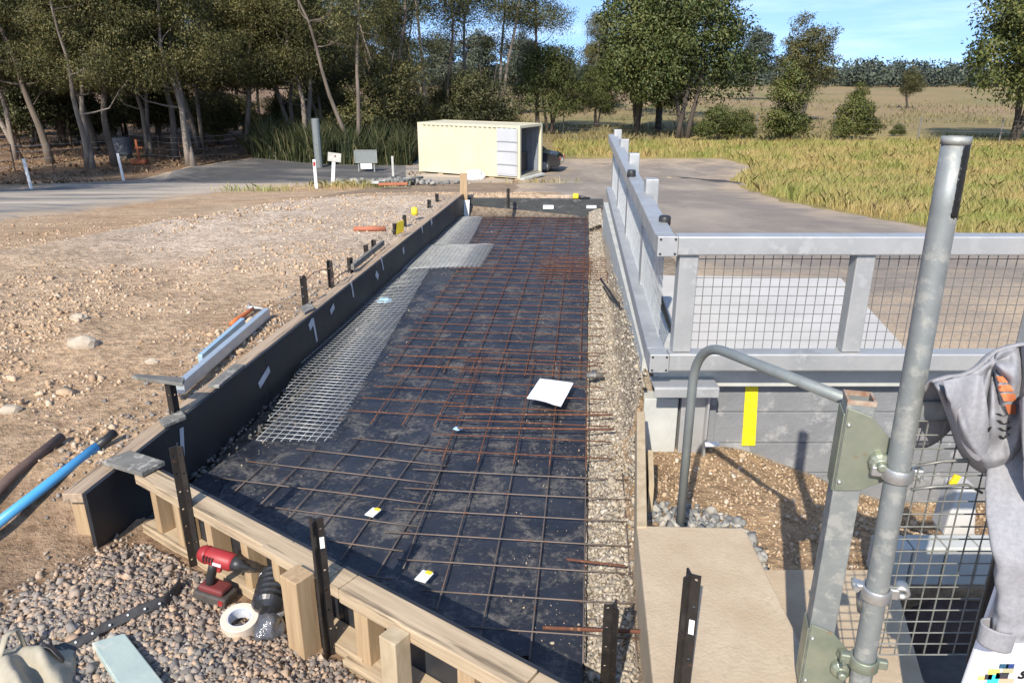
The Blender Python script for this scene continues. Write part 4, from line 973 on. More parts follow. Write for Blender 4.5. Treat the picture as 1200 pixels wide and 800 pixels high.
# ------------------------------------------------------------------ star pickets
PK = {}
def picket_mesh(h):
    if h in PK: return PK[h]
    mb = MB(); cell = .028
    for a in (R(90), R(210), R(330)):
        d = Vector((math.cos(a), math.sin(a), 0)); n = int(h / cell)
        for i in range(n):
            z0 = i * cell; hole = (i % 3 == 1)
            P = [d * x + Vector((0, 0, z)) for x, z in ((0, z0), (.015, z0), (.03, z0), (.03, z0 + cell / 2), (.03, z0 + cell), (.015, z0 + cell), (0, z0 + cell), (0, z0 + cell / 2))]
            if hole:
                c = d * .017 + Vector((0, 0, z0 + cell / 2)); I = []
                for k_ in range(8):
                    w = P[k_] - c; w.normalize(); I.append(c + w * .0055)
                mb.add(P + I, [(k_, (k_ + 1) % 8, 8 + (k_ + 1) % 8, 8 + k_) for k_ in range(8)])
            else: mb.add(P, [(0, 1, 5, 6, 7), (1, 2, 3, 4, 5)])
    me = bpy.data.meshes.new('star_picket'); me.from_pydata(mb.v, [], mb.f); me.update(); me.materials.append(MT['picket']); PK[h] = me; return me
def picket(px, py, zbase, top_py, label, rot=None, tilt=0.0, sc=1.0):
    b = at(px, py, zbase); d = ray(px, top_py); t = b.y / d.y; h = CH + d.z * t - zbase; sink = .1
    o = bpy.data.objects.new('star_picket', picket_mesh(round(h + sink, 1))); COL.objects.link(o)
    o.location = (b.x, b.y, zbase - sink); o.rotation_euler = (tilt, tilt * .6, R(20) if rot is None else rot)
    o.scale = (sc, sc, (h + sink) / (round(h + sink, 1) // .028 * .028))
    md = o.modifiers.new('thick', 'SOLIDIFY'); md.thickness = .006; md.offset = 0
    return props(o, label, 'star picket', 'black star pickets bracing the forms')
PKs = [(227, 640, .15, 522, 'black star picket outside the front form left of the red drill'), (383, 745, .13, 608, 'black star picket with white sticker beside the propped timber block'),
       (713, 806, .10, 708, 'black star picket in the gravel beside the membrane edge'), (796, 812, PADZ, 672, 'black star picket standing on the tan concrete pad'),
       (609, 812, .08, 768, 'black star picket at the near end of the front form'), (206, 492, .33, 447, 'black star picket holding up a plywood cap on the dirt'),
       (359, 360, .33, 323, 'first of the two taller pickets beyond the pale screed bars'), (388, 338, .33, 305, 'second of the two taller pickets, joined by loose wire'),
       (411, 320, .33, 302, 'picket behind the loose wire loops on the long form'), (430, 300, .33, 287, 'nearer of two stubby pickets beside the leaning timber strip'), (438, 293, .33, 281, 'farther of two stubby pickets beside the leaning timber strip'),
       (463, 275, .33, 262, 'nearer picket with yellow plastic beside it'), (475, 266, .33, 252, 'farther picket with yellow plastic beside it'), (503, 244, .33, 234, 'small picket second from the white stake'),
       (512, 237, .33, 227, 'small picket nearest the white stake'), (596, 236, .28, 221, 'picket behind the far form board')]
pks = [picket(*p, rot=R(15 + 37 * i)) for i, p in enumerate(PKs)]
for i in (1, 3):
    o = pks[i]; ang = max((R(90), R(210), R(330)), key=lambda a: abs(math.cos(a + o.rotation_euler.z)))
    nr = Vector((-math.sin(ang), math.cos(ang), 0)); wn = Matrix.Rotation(o.rotation_euler.z, 3, 'Z') @ nr
    if wn.y > 0: nr = -nr
    dr0 = Vector((math.cos(ang), math.sin(ang), 0)); zc = .78 * (o.dimensions.z / o.scale.z if o.dimensions.z else .7)
    zt = (len(o.data.vertices) and max(v.co.z for v in o.data.vertices)) * (.80 if i == 1 else .62)
    c0 = dr0 * .017 + nr * .0045
    mb = MB().extr([c0 + dr0 * -.008 + Vector((0, 0, zt)), c0 + dr0 * .008 + Vector((0, 0, zt)), c0 + dr0 * .008 + Vector((0, 0, zt + .045)), c0 + dr0 * -.008 + Vector((0, 0, zt + .045))], nr * .001)
    me = bpy.data.meshes.new('sticker'); me.from_pydata(mb.v, [], mb.f); me.materials.append(MT['white'])
    c = bpy.data.objects.new('sticker', me); COL.objects.link(c); c.parent = o
pc = T('plywood_board', 'weathered plywood cap resting on the nearest left picket', 'plywood', at(185, 445, .60))
P = [W(154, 440, 3.62), W(160, 438, 3.70), W(216, 442, 3.72), W(214, 449, 3.60)]
O('board', MB().extr([p_ - Vector((0, 0, .02)) for p_ in P], (0, 0, .02)), MT['plygrey'], pc, bevel=.002)
ys_ = T('yellow_sleeve', 'yellow plastic sheet scraps between two pickets on the long form', 'plastic', at(468, 272, .4))
O('sheet', MB().extr([W(464, 275, 8.2), W(473, 271, 8.3), W(473, 258, 8.3), W(465, 261, 8.2)], (.0, .02, .0)), MT['yellow'], ys_)
O('cap', MB().lathe([(.036, 0), (.042, .02), (.04, .09), (.022, .10)], 14, W(486, 252, 9.4)), MT['yellow'], label='yellow plastic picket cap on the far part of the long form', cat='picket cap', smooth=True).name = 'picket_cap'
# tie wire loops
O('wire_loop', MB().tube([at(356, 330, .42), at(368, 319, .5), at(380, 316, .5), at(389, 314, .52)], .005, 6).tube([at(388, 330, .42), at(398, 322, .46), at(408, 317, .42)], .005, 6), MT['brownbar'], label='loose tie wire slung between the taller pickets', cat='wire', smooth=True)
O('timber_strip', MB().beam(at(413, 313, .42), at(449, 284, .40), .03, .05), MT['plygrey'], label='grey timber strip leaning along the outer side of the long form', cat='timber')

# ------------------------------------------------------------------ things lying about
GZ = lambda px, py: hit(px, py, False)
def laid(px, py, lift=0.0):
    p = GZ(px, py); return Vector((p.x, p.y, p.z + lift))
# screed bars, hammer, ply strip
sb = T('screed_bar', 'pale aluminium box section screed lying by the long form', 'screed bar', laid(262, 420))
a, b = laid(214, 468, .07), laid(314, 374, .05)
O('bar', MB().beam(a, b, .045, .075), MT['alu'], sb, bevel=.004)
O('end_cap', MB().beam(a, a + (a - b).normalized() * .004, .047, .077), MT['alu'], sb)
O('spirit_level', MB().beam(laid(236, 428, .04), laid(286, 384, .04), .03, .05).beam(laid(236, 428, .068), laid(286, 384, .068), .034, .006), MT['bluestick'], label='pale blue metal straightedge beside the screed bar', cat='straightedge', bevel=.003)
O('plywood_strip', MB().beam(at(250, 453, .40), at(281, 428, .40), .07, .02), MT['plygrey'], label='broken grey plywood strip on top of the long form by the screed', cat='plywood', bevel=.003)
hm = T('claw_hammer', 'claw hammer with orange handle at the top of the screed bar', 'hammer', laid(288, 373))
a, b = laid(272, 385, .03), laid(298, 366, .035)
O('handle', MB().tube([a, a.lerp(b, .25), a.lerp(b, .7), b], [.02, .022, .017, .012], 10), MT['orange'], hm, smooth=True)
d_ = (b - a).normalized(); s_ = d_.cross(Vector((0, 0, 1))).normalized()
O('head', MB().tube([b - s_ * .05, b - s_ * .02, b + s_ * .02, b + s_ * .05, b + s_ * .085 - d_ * .02], [.018, .018, .014, .010, .004], 10), MT['galv'], hm, smooth=True)
# stones worth naming
for i, (px_, py_, r_, lb) in enumerate(((98, 406, .085, 'largest pale rock on the dirt yard'), (92, 374, .05, 'small white rock above the largest pale rock'), (178, 426, .035, 'greenish pebble right of the largest pale rock'), (13, 483, .05, 'brown stone near the left edge above the rusty pipe'))):
    p = laid(px_, py_); O('rock', MB().add(*lump((p.x, p.y, p.z + r_ * .25), (r_ * 1.25, r_ * .8, r_ * .6), 3.3 + i * 2, n=2)), MT['rock'], label=lb, cat='rock')
O('clay_pipe', MB().tube([laid(415, 271, .03), laid(452, 271, .03)], .03, 12), MT['terracotta'], label='red clay pipe length lying on the dirt past the pickets', cat='pipe', smooth=True)
# pipes at the left edge
bp = T('blue_pipe', 'bright blue plastic pipe with black end on the dirt at left', 'pipe', laid(66, 570))
a, b = laid(-40, 652, .035), laid(137, 518, .05); c_ = a.lerp(b, .86)
O('tube', MB().tube([a, a.lerp(b, .5) , c_], .024, 16), MT['bluepipe'], bp, smooth=True)
O('black_end', MB().tube([c_, b], .022, 16), MT['blackplastic'], bp, smooth=True)
O('brown_pipe', MB().tube([laid(-40, 622, .03), laid(20, 565, .035), laid(74, 519, .035)], .024, 14), MT['brownbar'], label='rusty brown pipe end lying above the blue pipe', cat='pipe', smooth=True)
# impact driver
def local_thing(name, label, cat, loc, rz, tilt=(0, 0)):
    o = T(name, label, cat, (0, 0, 0)); o['_loc'] = 1; return o, loc, (tilt[0], tilt[1], rz)
dr = T('impact_driver', 'red and black cordless drill standing on gravel by the front form', 'cordless drill')
hh = O('motor_housing', MB().lathe([(.0, -.072), (.022, -.07), (.031, -.06), (.033, 0), (.033, .05), (.027, .062), (.0, .064)], 20, (.01, 0, .185), Matrix.Rotation(R(90), 3, 'Y')), MT['red'], dr, smooth=True)
O('rear_cap', MB().lathe([(.0, -.082), (.024, -.08), (.03, -.07), (.0335, -.055), (.0335, -.045)], 20, (.01, 0, .185), Matrix.Rotation(R(90), 3, 'Y')), M('dark_red', (.33, .02, .02), (.24, .02, .02), 9, .45), hh, smooth=True)
O('gear_nose', MB().lathe([(.029, .055), (.026, .08), (.02, .095), (.013, .1), (.011, .118), (.005, .12), (.004, .15)], 20, (.01, 0, .185), Matrix.Rotation(R(90), 3, 'Y')), MT['blackplastic'], hh, smooth=True)
O('grip', MB().tube([(-.008, 0, .17), (-.016, 0, .13), (-.022, 0, .09), (-.018, 0, .06)], [.022, .02, .019, .024], 14, flat=.85), MT['blackplastic'], dr, smooth=True)
O('trigger', MB().box((.012, 0, .145), (.016, .016, .035)), MT['red'], dr, bevel=.004)
O('foot_housing', MB().box((-.002, 0, .058), (.10, .066, .026)), M('dusty_red', (.20, .03, .03), (.11, .04, .035), 14, .5), dr, bevel=.008)
ba = O('battery', MB().box((.0, 0, .022), (.135, .085, .05)), MT['dustblack'], dr, bevel=.008)
O('battery_stripe', MB().box((.0, -.0395, .026), (.07, .002, .010)).box((.0, .0395, .026), (.07, .002, .010)), MT['tape'], ba)
for k_ in range(4): O('vent_slot', MB().box((-.035 + .012 * k_, -.0335, .192), (.005, .004, .022)), MT['blackplastic'], hh)
O('white_label', MB().box((.02, -.0335, .182), (.035, .003, .012)), MT['tape'], hh)
O('battery_clip', MB().box((.05, -.043, .03), (.018, .004, .02)), MT['red'], ba)
p = GZ(252, 703); dr.location = (p.x, p.y, p.z + .0); dr.rotation_euler = (R(-4), R(9), R(-14)); dr.scale = (1.1,) * 3
# tape roll
tr = T('tape_roll', 'cream roll of masking tape lying on the gravel', 'tape roll')
O('tape', MB().lathe([(.041, .0), (.062, .0), (.0635, .002), (.0635, .046), (.062, .048), (.041, .048)], 40, closed=True), M('cream_tape', (.66, .56, .46), (.60, .50, .40), 20, .6, bump=.05), tr, smooth=False, bevel=.001)
O('core', MB().lathe([(.038, .001), (.041, .001), (.041, .047), (.038, .047)], 40, closed=True), M('tape_core', (.42, .46, .55), (.66, .66, .68), 30, .5), tr)
p = GZ(283, 738); tr.location = (p.x, p.y, p.z + .018); tr.rotation_euler = (R(9), R(4), 0); tr.scale = (1.12,) * 3
# wrapped coil
cl = T('wrapped_cable_roll', 'black ribbed cable roll in clear plastic wrap beside the tape', 'cable roll')
prof = [(.0, .0), (.03, .004), (.045, .02)] + [(.052 + (.009 if (i // 2) % 2 else 0), .03 + .0062 * i) for i in range(24)] + [(.05, .185), (.03, .198), (0, .203)]
ax_m = Matrix.Rotation(R(78), 3, 'X')
rb = O('ribbed_body', MB().lathe(prof, 28, (0, .10, .06), ax_m), M('glossy_black_wrap', (.012, .012, .013), (.03, .03, .032), 20, .32, coat=.15, bump=.2, bscale=30), cl, smooth=False)
O('plastic_wrap', MB().add(*lump((0, -.125, .05), (.056, .075, .05), 7.0)), M('crumpled_wrap', (.02, .02, .022), (.16, .16, .17), 9, .12, coat=.8, bump=.9, bscale=14, bdist=.02), cl, smooth=True)
O('plastic_wrap', MB().add(*lump((.005, -.045, .07), (.06, .06, .055), 12.0)), M('crumpled_film', (.03, .03, .033), (.30, .31, .32), 7, .1, coat=.8, bump=.9, bscale=16, bdist=.02), cl, smooth=True)
O('paper_label', MB().grid(lambda u, v: (-.063 * math.cos(R(-15 + 60 * v)), -.06 + .12 * u, .06 + .063 * math.sin(R(-15 + 60 * v))), 6, 8), MT['paper'], rb, smooth=True)
p = GZ(326, 712); cl.location = (p.x, p.y, p.z + .035); cl.rotation_euler = (R(24), 0, R(4)); cl.scale = (1.1,) * 3
# strap
def strapfn(u, v):
    c = curve([(58, 778), (92, 764), (125, 746), (160, 728), (190, 716), (207, 701), (213, 690)], u)
    p = GZ(c.x, c.y); lean = .5 + .5 * u; h = .055
    return Vector((p.x - .012 * v, p.y + h * v * (1 - .45 * lean), p.z + .012 + h * v * .62 * lean + .02 * math.sin(u * 5) * (1 - v) * .3))
st_ = T('rubber_strap', 'black rubber strap with studs curving over the gravel', 'strap', GZ(140, 735))
O('band', MB().grid(strapfn, 40, 4), MT['strap'], st_, smooth=True, solid=.006)
for u in (.16, .26, .36, .46, .56, .66, .76):
    p = strapfn(u, .5) + Vector((0, -.006, .004)); O('stud', MB().lathe([(.006, 0), (.005, .003), (.002, .004)], 8, p, Matrix.Rotation(R(50), 3, 'X')), MT['wire'], st_, smooth=True)
pl_ = [at(107, 752, .16), at(146, 741, .16), at(262, 888, .17), at(206, 905, .17)]
O('timber_plank', MB().extr([p_ - Vector((0, 0, .045)) for p_ in pl_], (0, 0, .045)), MT['greenwood'], label='pale green weathered timber plank at the bottom left', cat='plank', bevel=.004)
# canvas bag
def bagfn(u, v):
    p = GZ(-30 + 120 * u, 850 - 86 * v); e = math.sin(math.pi * clamp(u)) ** .5 * math.sin(math.pi * clamp(v * .9 + .1)) ** .5
    return Vector((p.x, p.y, p.z + .01 + e * (.07 + .05 * n3(u * 5, v * 3, 1, 3) + .02 * math.sin(14 * u + 5 * v))))
cb = T('canvas_bag', 'crumpled beige canvas bag in the bottom left corner', 'bag', GZ(30, 800))
O('cloth', MB().grid(bagfn, 40, 26), MT['canvas'], cb, smooth=True, solid=.004)
O('handle', MB().tube([GZ(2, 792) + Vector((0, 0, .06)), GZ(16, 778) + Vector((0, 0, .12)), GZ(28, 766) + Vector((0, 0, .11)), GZ(34, 770) + Vector((0, 0, .03))], .012, 8, flat=.5), MT['canvas'], cb, smooth=True)
O('flap', MB().grid(lambda u, v: GZ(44 + 34 * u, 772 + 10 * v + 8 * u) + Vector((0, 0, .03 + .05 * math.sin(math.pi * u) + .02 * v)), 12, 6), MT['strap'], cb, smooth=True, solid=.004)
# paper on the mesh
P = [at(633, 444, .085), at(671, 449, .08), at(656, 475, .09), at(617, 469, .08)]
pp = T('paper_sheets', 'white paper sheets lying on the rusty mesh', 'paper', P[0])
for k_ in range(2):
    O('sheet', MB().grid(lambda u, v: P[0].lerp(P[1], u).lerp(P[3].lerp(P[2], u), v) + Vector((.006 * k_, -.004 * k_, .006 - .003 * k_ + .012 * math.sin(3 * u + 1) * v + .006 * n3(u * 3, v * 3, 1, 5))), 14, 14), MT['paper'], pp, smooth=True)
for i, (px_, py_, m_2, lb, w_) in enumerate(((437, 600, 'white', 'white and yellow bar tag on the mesh near the front form', .05), (497, 675, 'white', 'white bar tag on the mesh nearest the front form', .055))):
    t_ = T('bar_tag', lb, 'tag', at(px_, py_, .05)); p = at(px_, py_, .05)
    O('label_card', MB().box(p, (w_, .07, .004), Matrix.Rotation(R(-25), 3, 'Z')), MT['white'], t_)
    O('yellow_band', MB().box(p + Vector((.018, .022, .003)), (.03, .02, .004), Matrix.Rotation(R(-25), 3, 'Z')), MT['yellow'], t_)
for px_, py_, s_, lb in ((536, 502, .022, 'small blue plastic cap between two rusty rods'), (450, 352, .05, 'pale blue plastic scrap on the white wire mesh')):
    p = at(px_, py_, .06); O('plastic_scrap', MB().add(*lump((p.x, p.y, p.z), (s_ * 1.3, s_ * .8, s_ * .5), s_ * 99, n=2)), MT['bluewhite'], label=lb, cat='plastic scrap')
p = at(697, 443, .05); O('bar_coupler', MB().tube([p + Vector((-.06, 0, .02)), p + Vector((.06, 0, .02))], .022, 10).tube([p + Vector((0, -.03, .02)), p + Vector((0, .04, .03))], .02, 10), MT['wire_dark'], label='grey steel fitting lying on the gravel beside the paper', cat='fitting', smooth=True)
tl = T('yellow_tool', 'small yellow tool resting on the far form board', 'tool', (.95, 11.5, .27))
O('body', MB().box((.98, 11.5, .315), (.09, .08, .08)), MT['yellow'], tl, bevel=.02)
O('tail', MB().tube([(1.02, 11.5, .30), (1.14, 11.5, .285), (1.2, 11.52, .28)], [.03, .02, .012], 8), MT['blackplastic'], tl, smooth=True)

# ------------------------------------------------------------------ container
def make_container():
    C0 = hit(609, 211.5); z0 = C0.z + .06
    ang = R(180 - 29); ex = Vector((math.cos(ang), math.sin(ang), 0)); ey = Vector((math.sin(R(29)), math.cos(R(29)), 0)); L_, W_, H_ = 6.06, 2.44, 2.52
    X = lambda a, b, z: Vector((C0.x, C0.y, z0)) + ex * a + ey * b + Vector((0, 0, z))
    ct2 = T('shipping_container', 'cream corrugated shipping container with its door end open', 'container', (C0.x, C0.y, z0))
    def cbox(a0, a1, b0, b1, c0, c1): return MB().hexa([X(a0, b0, c0), X(a0, b1, c0), X(a1, b1, c0), X(a1, b0, c0), X(a0, b0, c1), X(a0, b1, c1), X(a1, b1, c1), X(a1, b0, c1)])
    def corr(b, inward, mat, name):
        pr = []; a = .15; per = .28
        while a < L_ - .15 - per:
            pr += [(a, 0), (a + .07, 0), (a + .14, inward), (a + .21, inward)]; a += per
        pr.append((a, 0)); pr.append((L_ - .15, 0)); mb = MB()
        for i, (p_, d_) in enumerate(pr):
            mb.v += [tuple(X(p_, b + d_, .16)), tuple(X(p_, b + d_, H_ - .1))]
            if i: k_ = len(mb.v); mb.f.append((k_ - 4, k_ - 2, k_ - 1, k_ - 3))
        return O(name, mb, mat, ct2, solid=.006)
    corr(.02, .075, MT['cream'], 'side_wall'); corr(W_ - .03, -.045, MT['cream'], 'side_wall')
    O('side_lining', cbox(.15, L_ - .1, W_ - .095, W_ - .085, .16, H_ - .1), MT['inside'], ct2)
    mb = MB()
    for i in range(20):
        a = .2 + i * .29; mb.add(cbox(a, a + .12, W_ - .125, W_ - .096, .2, H_ - .14).v, [(3, 2, 1, 0), (4, 5, 6, 7), (0, 1, 5, 4), (1, 2, 6, 5), (2, 3, 7, 6), (3, 0, 4, 7)])
    O('inner_rib', mb, MT['inside'], ct2)
    O('end_wall', cbox(L_ - .06, L_ - .02, .1, W_ - .1, .1, H_ - .1), MT['cream'], ct2)
    O('roof', cbox(.05, L_ - .05, .05, W_ - .05, H_ - .06, H_ - .015), MT['cream'], ct2)
    O('floor', cbox(.05, L_ - .05, .05, W_ - .05, .1, .16), MT['plygrey'], ct2)
    for a in (0, L_ - .15):
        for b in (0, W_ - .15):
            O('corner_post', cbox(a, a + .15, b, b + .15, .0, H_), MT['cream'], ct2, bevel=.01)
    for b in (0, W_ - .1):
        O('top_side_rail', cbox(.152, L_ - .152, b + .003, b + .1, H_ - .11, H_ - .003), MT['cream'], ct2)
        O('bottom_side_rail', cbox(.152, L_ - .152, b + .003, b + .1, .03, .17), MT['cream'], ct2)
    for a in (.003, L_ - .103):
        O('header', cbox(a, a + .1, .152, W_ - .152, H_ - .12, H_ - .003), MT['cream'], ct2)
        O('sill', cbox(a, a + .1, .152, W_ - .152, .02, .14), MT['cream'], ct2)
    dr_ = O('door', cbox(.12, 1.25, -.075, -.03, .12, H_ - .14), MT['creamdoor'], ct2, bevel=.006)
    for c0, c1 in ((.2, .62), (.68, 1.26), (1.32, 1.72), (1.78, 2.3)):
        O('door_panel', cbox(.2, 1.17, -.09, -.0755, c0, c1), MT['creamdoor'], dr_, bevel=.01)
    for c in (.65, 1.29, 1.75): O('hinge_bar', cbox(.1, 1.26, -.1, -.0755, c - .012, c + .012), MT['galv_old'], dr_)
    d2 = O('door', cbox(.12, 1.25, W_ + .03, W_ + .075, .12, H_ - .14), MT['creamdoor'], ct2, bevel=.006)
    for a in (.0, 1.5, 3.1, 4.6, L_ - .3): O('packer_block', cbox(a, a + .3, .05, .35, -.2, .0), MT['pine_end'], ct2); 
    st = T('stored_crate', 'large black crate inside the open container', 'crate', X(1.2, 1.2, .16))
    O('body', cbox(.7, 2.4, .55, W_ - .3, .165, 1.05), MT['blackplastic'], st, bevel=.02)
    O('lid', cbox(.66, 2.44, .51, W_ - .26, 1.053, 1.12), MT['dustblack'], st, bevel=.02)
    p = X(-.1, 0, 0); q_ = X(-.35, W_ * .75, 0)
    O('timber_ramp', MB().beam(Vector((p.x, p.y, z0 - .02)), Vector((q_.x, q_.y, z0 + .08)), .32, .1), MT['concpale'], label='grey plank lying across the open end of the container', cat='plank', bevel=.01)
    pw = X(2.1, -.9, 0); gz = zg(pw.x, pw.y)
    O('plastic_bundle', MB().add(*lump((pw.x, pw.y, gz + .2), (.5, .3, .3), 5)), MT['white'], label='white plastic wrapped bundle in front of the container', cat='bundle', smooth=False)
    return X
CX = make_container()

# ------------------------------------------------------------------ car nose behind the container
def make_car():
    cr = T('parked_car', 'black car parked behind the container with only one end showing', 'car')
    prof = [(-2.2, .35), (-2.2, .75), (-2.05, .92), (-1.3, 1.0), (-.75, 1.42), (.7, 1.45), (1.25, 1.02), (1.95, .90), (2.2, .72), (2.22, .4), (2.1, .28), (-2.1, .28)]
    mb = MB(); n = len(prof)
    for sy, k in ((-.86, .0), (-.80, .0), (.80, 0), (.86, 0)):
        pass
    secs = []
    for y, sx, hz in ((-.88, .97, .93), (-.8, 1, 1), (.8, 1, 1), (.88, .97, .93)):
        secs.append([(x * sx, y * (1 - .16 * clamp((z - .95) / .5)), .28 + (z - .28) * hz) for x, z in prof])
    vs = [v for s in secs for v in s]; fs = []
    for i in range(3):
        for j in range(n): a = i * n + j; b = i * n + (j + 1) % n; fs.append((a, b, b + n, a + n))
    fs += [tuple(range(n)), tuple(reversed(range(3 * n, 4 * n)))]
    O('body', MB().add(vs, fs), MT['carpaint'], cr, bevel=.04)
    for sx in (-1.35, 1.38):
        for sy in (-.80, .80):
            w = O('wheel', MB().lathe([(.2, -.1), (.31, -.1), (.33, -.07), (.33, .07), (.31, .1), (.2, .1)], 24, (sx, sy, .33), Matrix.Rotation(R(90), 3, 'X')), MT['tyre'], cr, smooth=False)
            O('rim', MB().lathe([(.02, -.105), (.2, -.102), (.21, 0), (.2, .102), (.02, .105)], 16, (sx, sy, .33), Matrix.Rotation(R(90), 3, 'X')), MT['galv_old'], w)
    for sy in (-1, 1):
        O('side_window', MB().add([(-.75, sy * .86, 1.0), (1.05, sy * .86, 1.0), (.62, sy * .80, 1.36), (-.6, sy * .80, 1.36)], [(0, 1, 2, 3)]), MT['glass'], cr, solid=.01)
        O('tail_lamp', MB().box((2.2, sy * .68, .72), (.05, .25, .12)), MT['redlamp'], cr, bevel=.01)
        O('head_lamp', MB().box((-2.18, sy * .66, .68), (.05, .28, .13)), MT['white'], cr, bevel=.01)
    O('number_plate', MB().box((2.225, 0, .58), (.02, .37, .11)), MT['white'], cr)
    O('windscreen', MB().add([(1.22, -.72, 1.06), (1.22, .72, 1.06), (.76, .66, 1.40), (.76, -.66, 1.40)], [(0, 1, 2, 3)]), MT['glass'], cr, solid=.01)
    x_, y_ = .55, 41.4; p = Vector((x_, y_, zg(x_, y_) + .03)); cr.location = p; cr.rotation_euler = (0, 0, R(-12))
make_car()

# ------------------------------------------------------------------ roadside furniture
def guide_post(px, py, top, label, tilt=0.0, band=None):
    b = hit(px, py); h = W(px, top, b.y).z - b.z; t = T('guide_post', label, 'guide post', b, 'white roadside guide posts')
    O('post', MB().box(b + Vector((0, 0, h / 2)), (.12, .05, h)), MT['white'], t, bevel=.01)
    if band: O('reflector', MB().box(b + Vector((0, -.028, h * .85)), (.08, .008, .16)), band, t)
    t.rotation_euler = (0, tilt, 0); return t
guide_post(37, 222, 186, 'white roadside post leftmost, beside the road shade', R(-3)); guide_post(145, 212, 180, 'white roadside post below the blue-grey drum', R(-3)); guide_post(371, 221, 187, 'upright white roadside post nearest the small square sign', 0, MT['redlamp'])
b = hit(390, 217); h = W(393, 181, b.y).z - b.z
sp = T('road_sign', 'small white square sign on a leaning white post', 'sign', b)
O('post', MB().box(b + Vector((0, 0, h / 2)), (.14, .05, h)), MT['white'], sp)
O('plate', MB().box(b + Vector((.03, -.04, h - .1)), (.55, .02, .36)), MT['concpale'], sp)
O('bolt', MB().box(b + Vector((.06, -.055, h - .05)), (.05, .012, .08)), MT['rust'], sp)
sp.rotation_euler = (0, R(7), 0)
b = hit(430, 203); h = W(430, 176, b.y).z - b.z
sf = T('frame_sign', 'grey steel framed board on two legs with a white plate below', 'sign board', b)
w_ = 1.15
for sx in (-1, 1): O('leg', MB().box(b + Vector((sx * w_ * .36, 0, h / 2)), (.06, .05, h)), MT['galv_old'], sf)
O('board', MB().box(b + Vector((0, -.05, h - .32)), (w_, .03, .60)), MT['galv_grey'], sf)
O('rim', MB().box(b + Vector((0, -.06, h - .01)), (w_ + .06, .06, .05)).box(b + Vector((0, -.06, h - .63)), (w_ + .06, .06, .05)).box(b + Vector((-w_ / 2, -.06, h - .32)), (.05, .06, .6)).box(b + Vector((w_ / 2, -.06, h - .32)), (.05, .06, .6)), MT['galv_old'], sf)
O('lower_plate', MB().box(b + Vector((0, -.05, h - .82)), (.6, .02, .28)), MT['white'], sf)
b = hit(461, 208); h = W(461, 183, b.y).z - b.z
O('marker_post', MB().box(b + Vector((0, 0, h / 2)), (.11, .08, h)), MT['concpale'], label='short grey marker post left of the container', cat='post', bevel=.01)
b = spot(374, 42.2); h = W(373, 139, b.y).z - b.z
O('timber_post', MB().tube([b, b + Vector((0, 0, h))], .22, 12), MT['galv_grey'], label='thick grey post standing in front of the reeds', cat='post')
# rubble pile near the container
rp = hit(460, 218)
Pp = [(hit(460, 216).x + random.gauss(0, 1.0), hit(460, 216).y + random.gauss(0, .7)) for _ in range(500)]
scatter('gravel', [(x, y, zg(x, y) + .02 + .15 * math.exp(-((x - rp.x) ** 2 + (y - rp.y) ** 2))) for x, y in Pp], rng.gamma(3, .02, 500) + .01, MT['st_grey'], 'heap of grey stones left of the container', 'gravel')
for i, (px0, py0, px1, py1, w2, mt, lb) in enumerate(((440, 220, 492, 212, .3, 'concpale', 'grey weathered plank on the heap left of the container'), (444, 222, 478, 222, .12, 'terracotta', 'reddish timber length at the foot of the stone heap'), (470, 219, 494, 216, .22, 'plygrey', 'dark plank end at the right of the stone heap'))):
    O('timber_plank', MB().beam(hit(px0, py0) + Vector((0, 0, .2)), hit(px1, py1) + Vector((0, 0, .15 + .08 * i)), w2, .1), MT[mt], label=lb, cat='plank', bevel=.01)
# orange stand and drum in the wood, wire fence
b = hit(164, 193); os_ = T('orange_stand', 'orange steel stand by the wire fence in the wood', 'stand', b)
O('upright', MB().box(b + Vector((0, 0, .7)), (.12, .12, 1.4)), MT['orangebar'], os_); O('foot', MB().box(b + Vector((0, 0, .15)), (.9, .4, .25)), MT['orangebar'], os_, bevel=.05); O('cross_bar', MB().box(b + Vector((.1, 0, .95)), (.45, .1, .1)), MT['orangebar'], os_)
b = hit(145, 186); dm = T('blue_drum', 'dull blue-grey drum beside the wood fence', 'drum', b)
O('body', MB().lathe([(.52, 0), (.55, .03), (.55, .95), (.52, 1.0)], 20, b + Vector((0, 0, .25))), M('faded_blue', (.10, .12, .14), (.15, .165, .18), 4, .6), dm, smooth=False); O('stand', MB().box(b + Vector((0, 0, .12)), (.8, .8, .24)), MT['plygrey'], dm)
fc = T('wire_fence', 'sagging wire fence on thin posts along the wood edge', 'fence', hit(150, 195))
fpts = [hit(px_, py_) for px_, py_ in ((-30, 206), (18, 203), (63, 201), (100, 197), (130, 196), (155, 185), (188, 188), (212, 190), (240, 188), (280, 184))]
for p in fpts[:-1]: O('post', MB().tube([p - Vector((0, 0, .1)), p + Vector((.05, 0, 1.5))], .035, 6), MT['brownbar'], fc)
mb = MB()
for hgt in (.3, .7, 1.1, 1.4):
    for a, c in zip(fpts, fpts[1:]): mb.tube([a + Vector((0, 0, hgt)), a.lerp(c, .5) + Vector((0, 0, hgt - .04)), c + Vector((0, 0, hgt))], .008, 4)
O('wire', mb, MT['wire'], fc)
f2 = T('wire_fence', 'thin post and wire fence behind the dry grass at right', 'fence', spot(900, 62))
fp2 = [spot(px_, D_) for px_, D_ in ((660, 66), (745, 64), (810, 63), (885, 62), (975, 60), (1075, 58), (1170, 56), (1300, 54))]
for p in fp2: O('post', MB().tube([p - Vector((0, 0, .1)), p + Vector((0, 0, 1.9))], .06, 6), MT['plygrey'], f2)
mb = MB()
for hgt in (.5, .9, 1.3, 1.7):
    for a, c in zip(fp2, fp2[1:]): mb.tube([a + Vector((0, 0, hgt)), c + Vector((0, 0, hgt))], .008, 4)
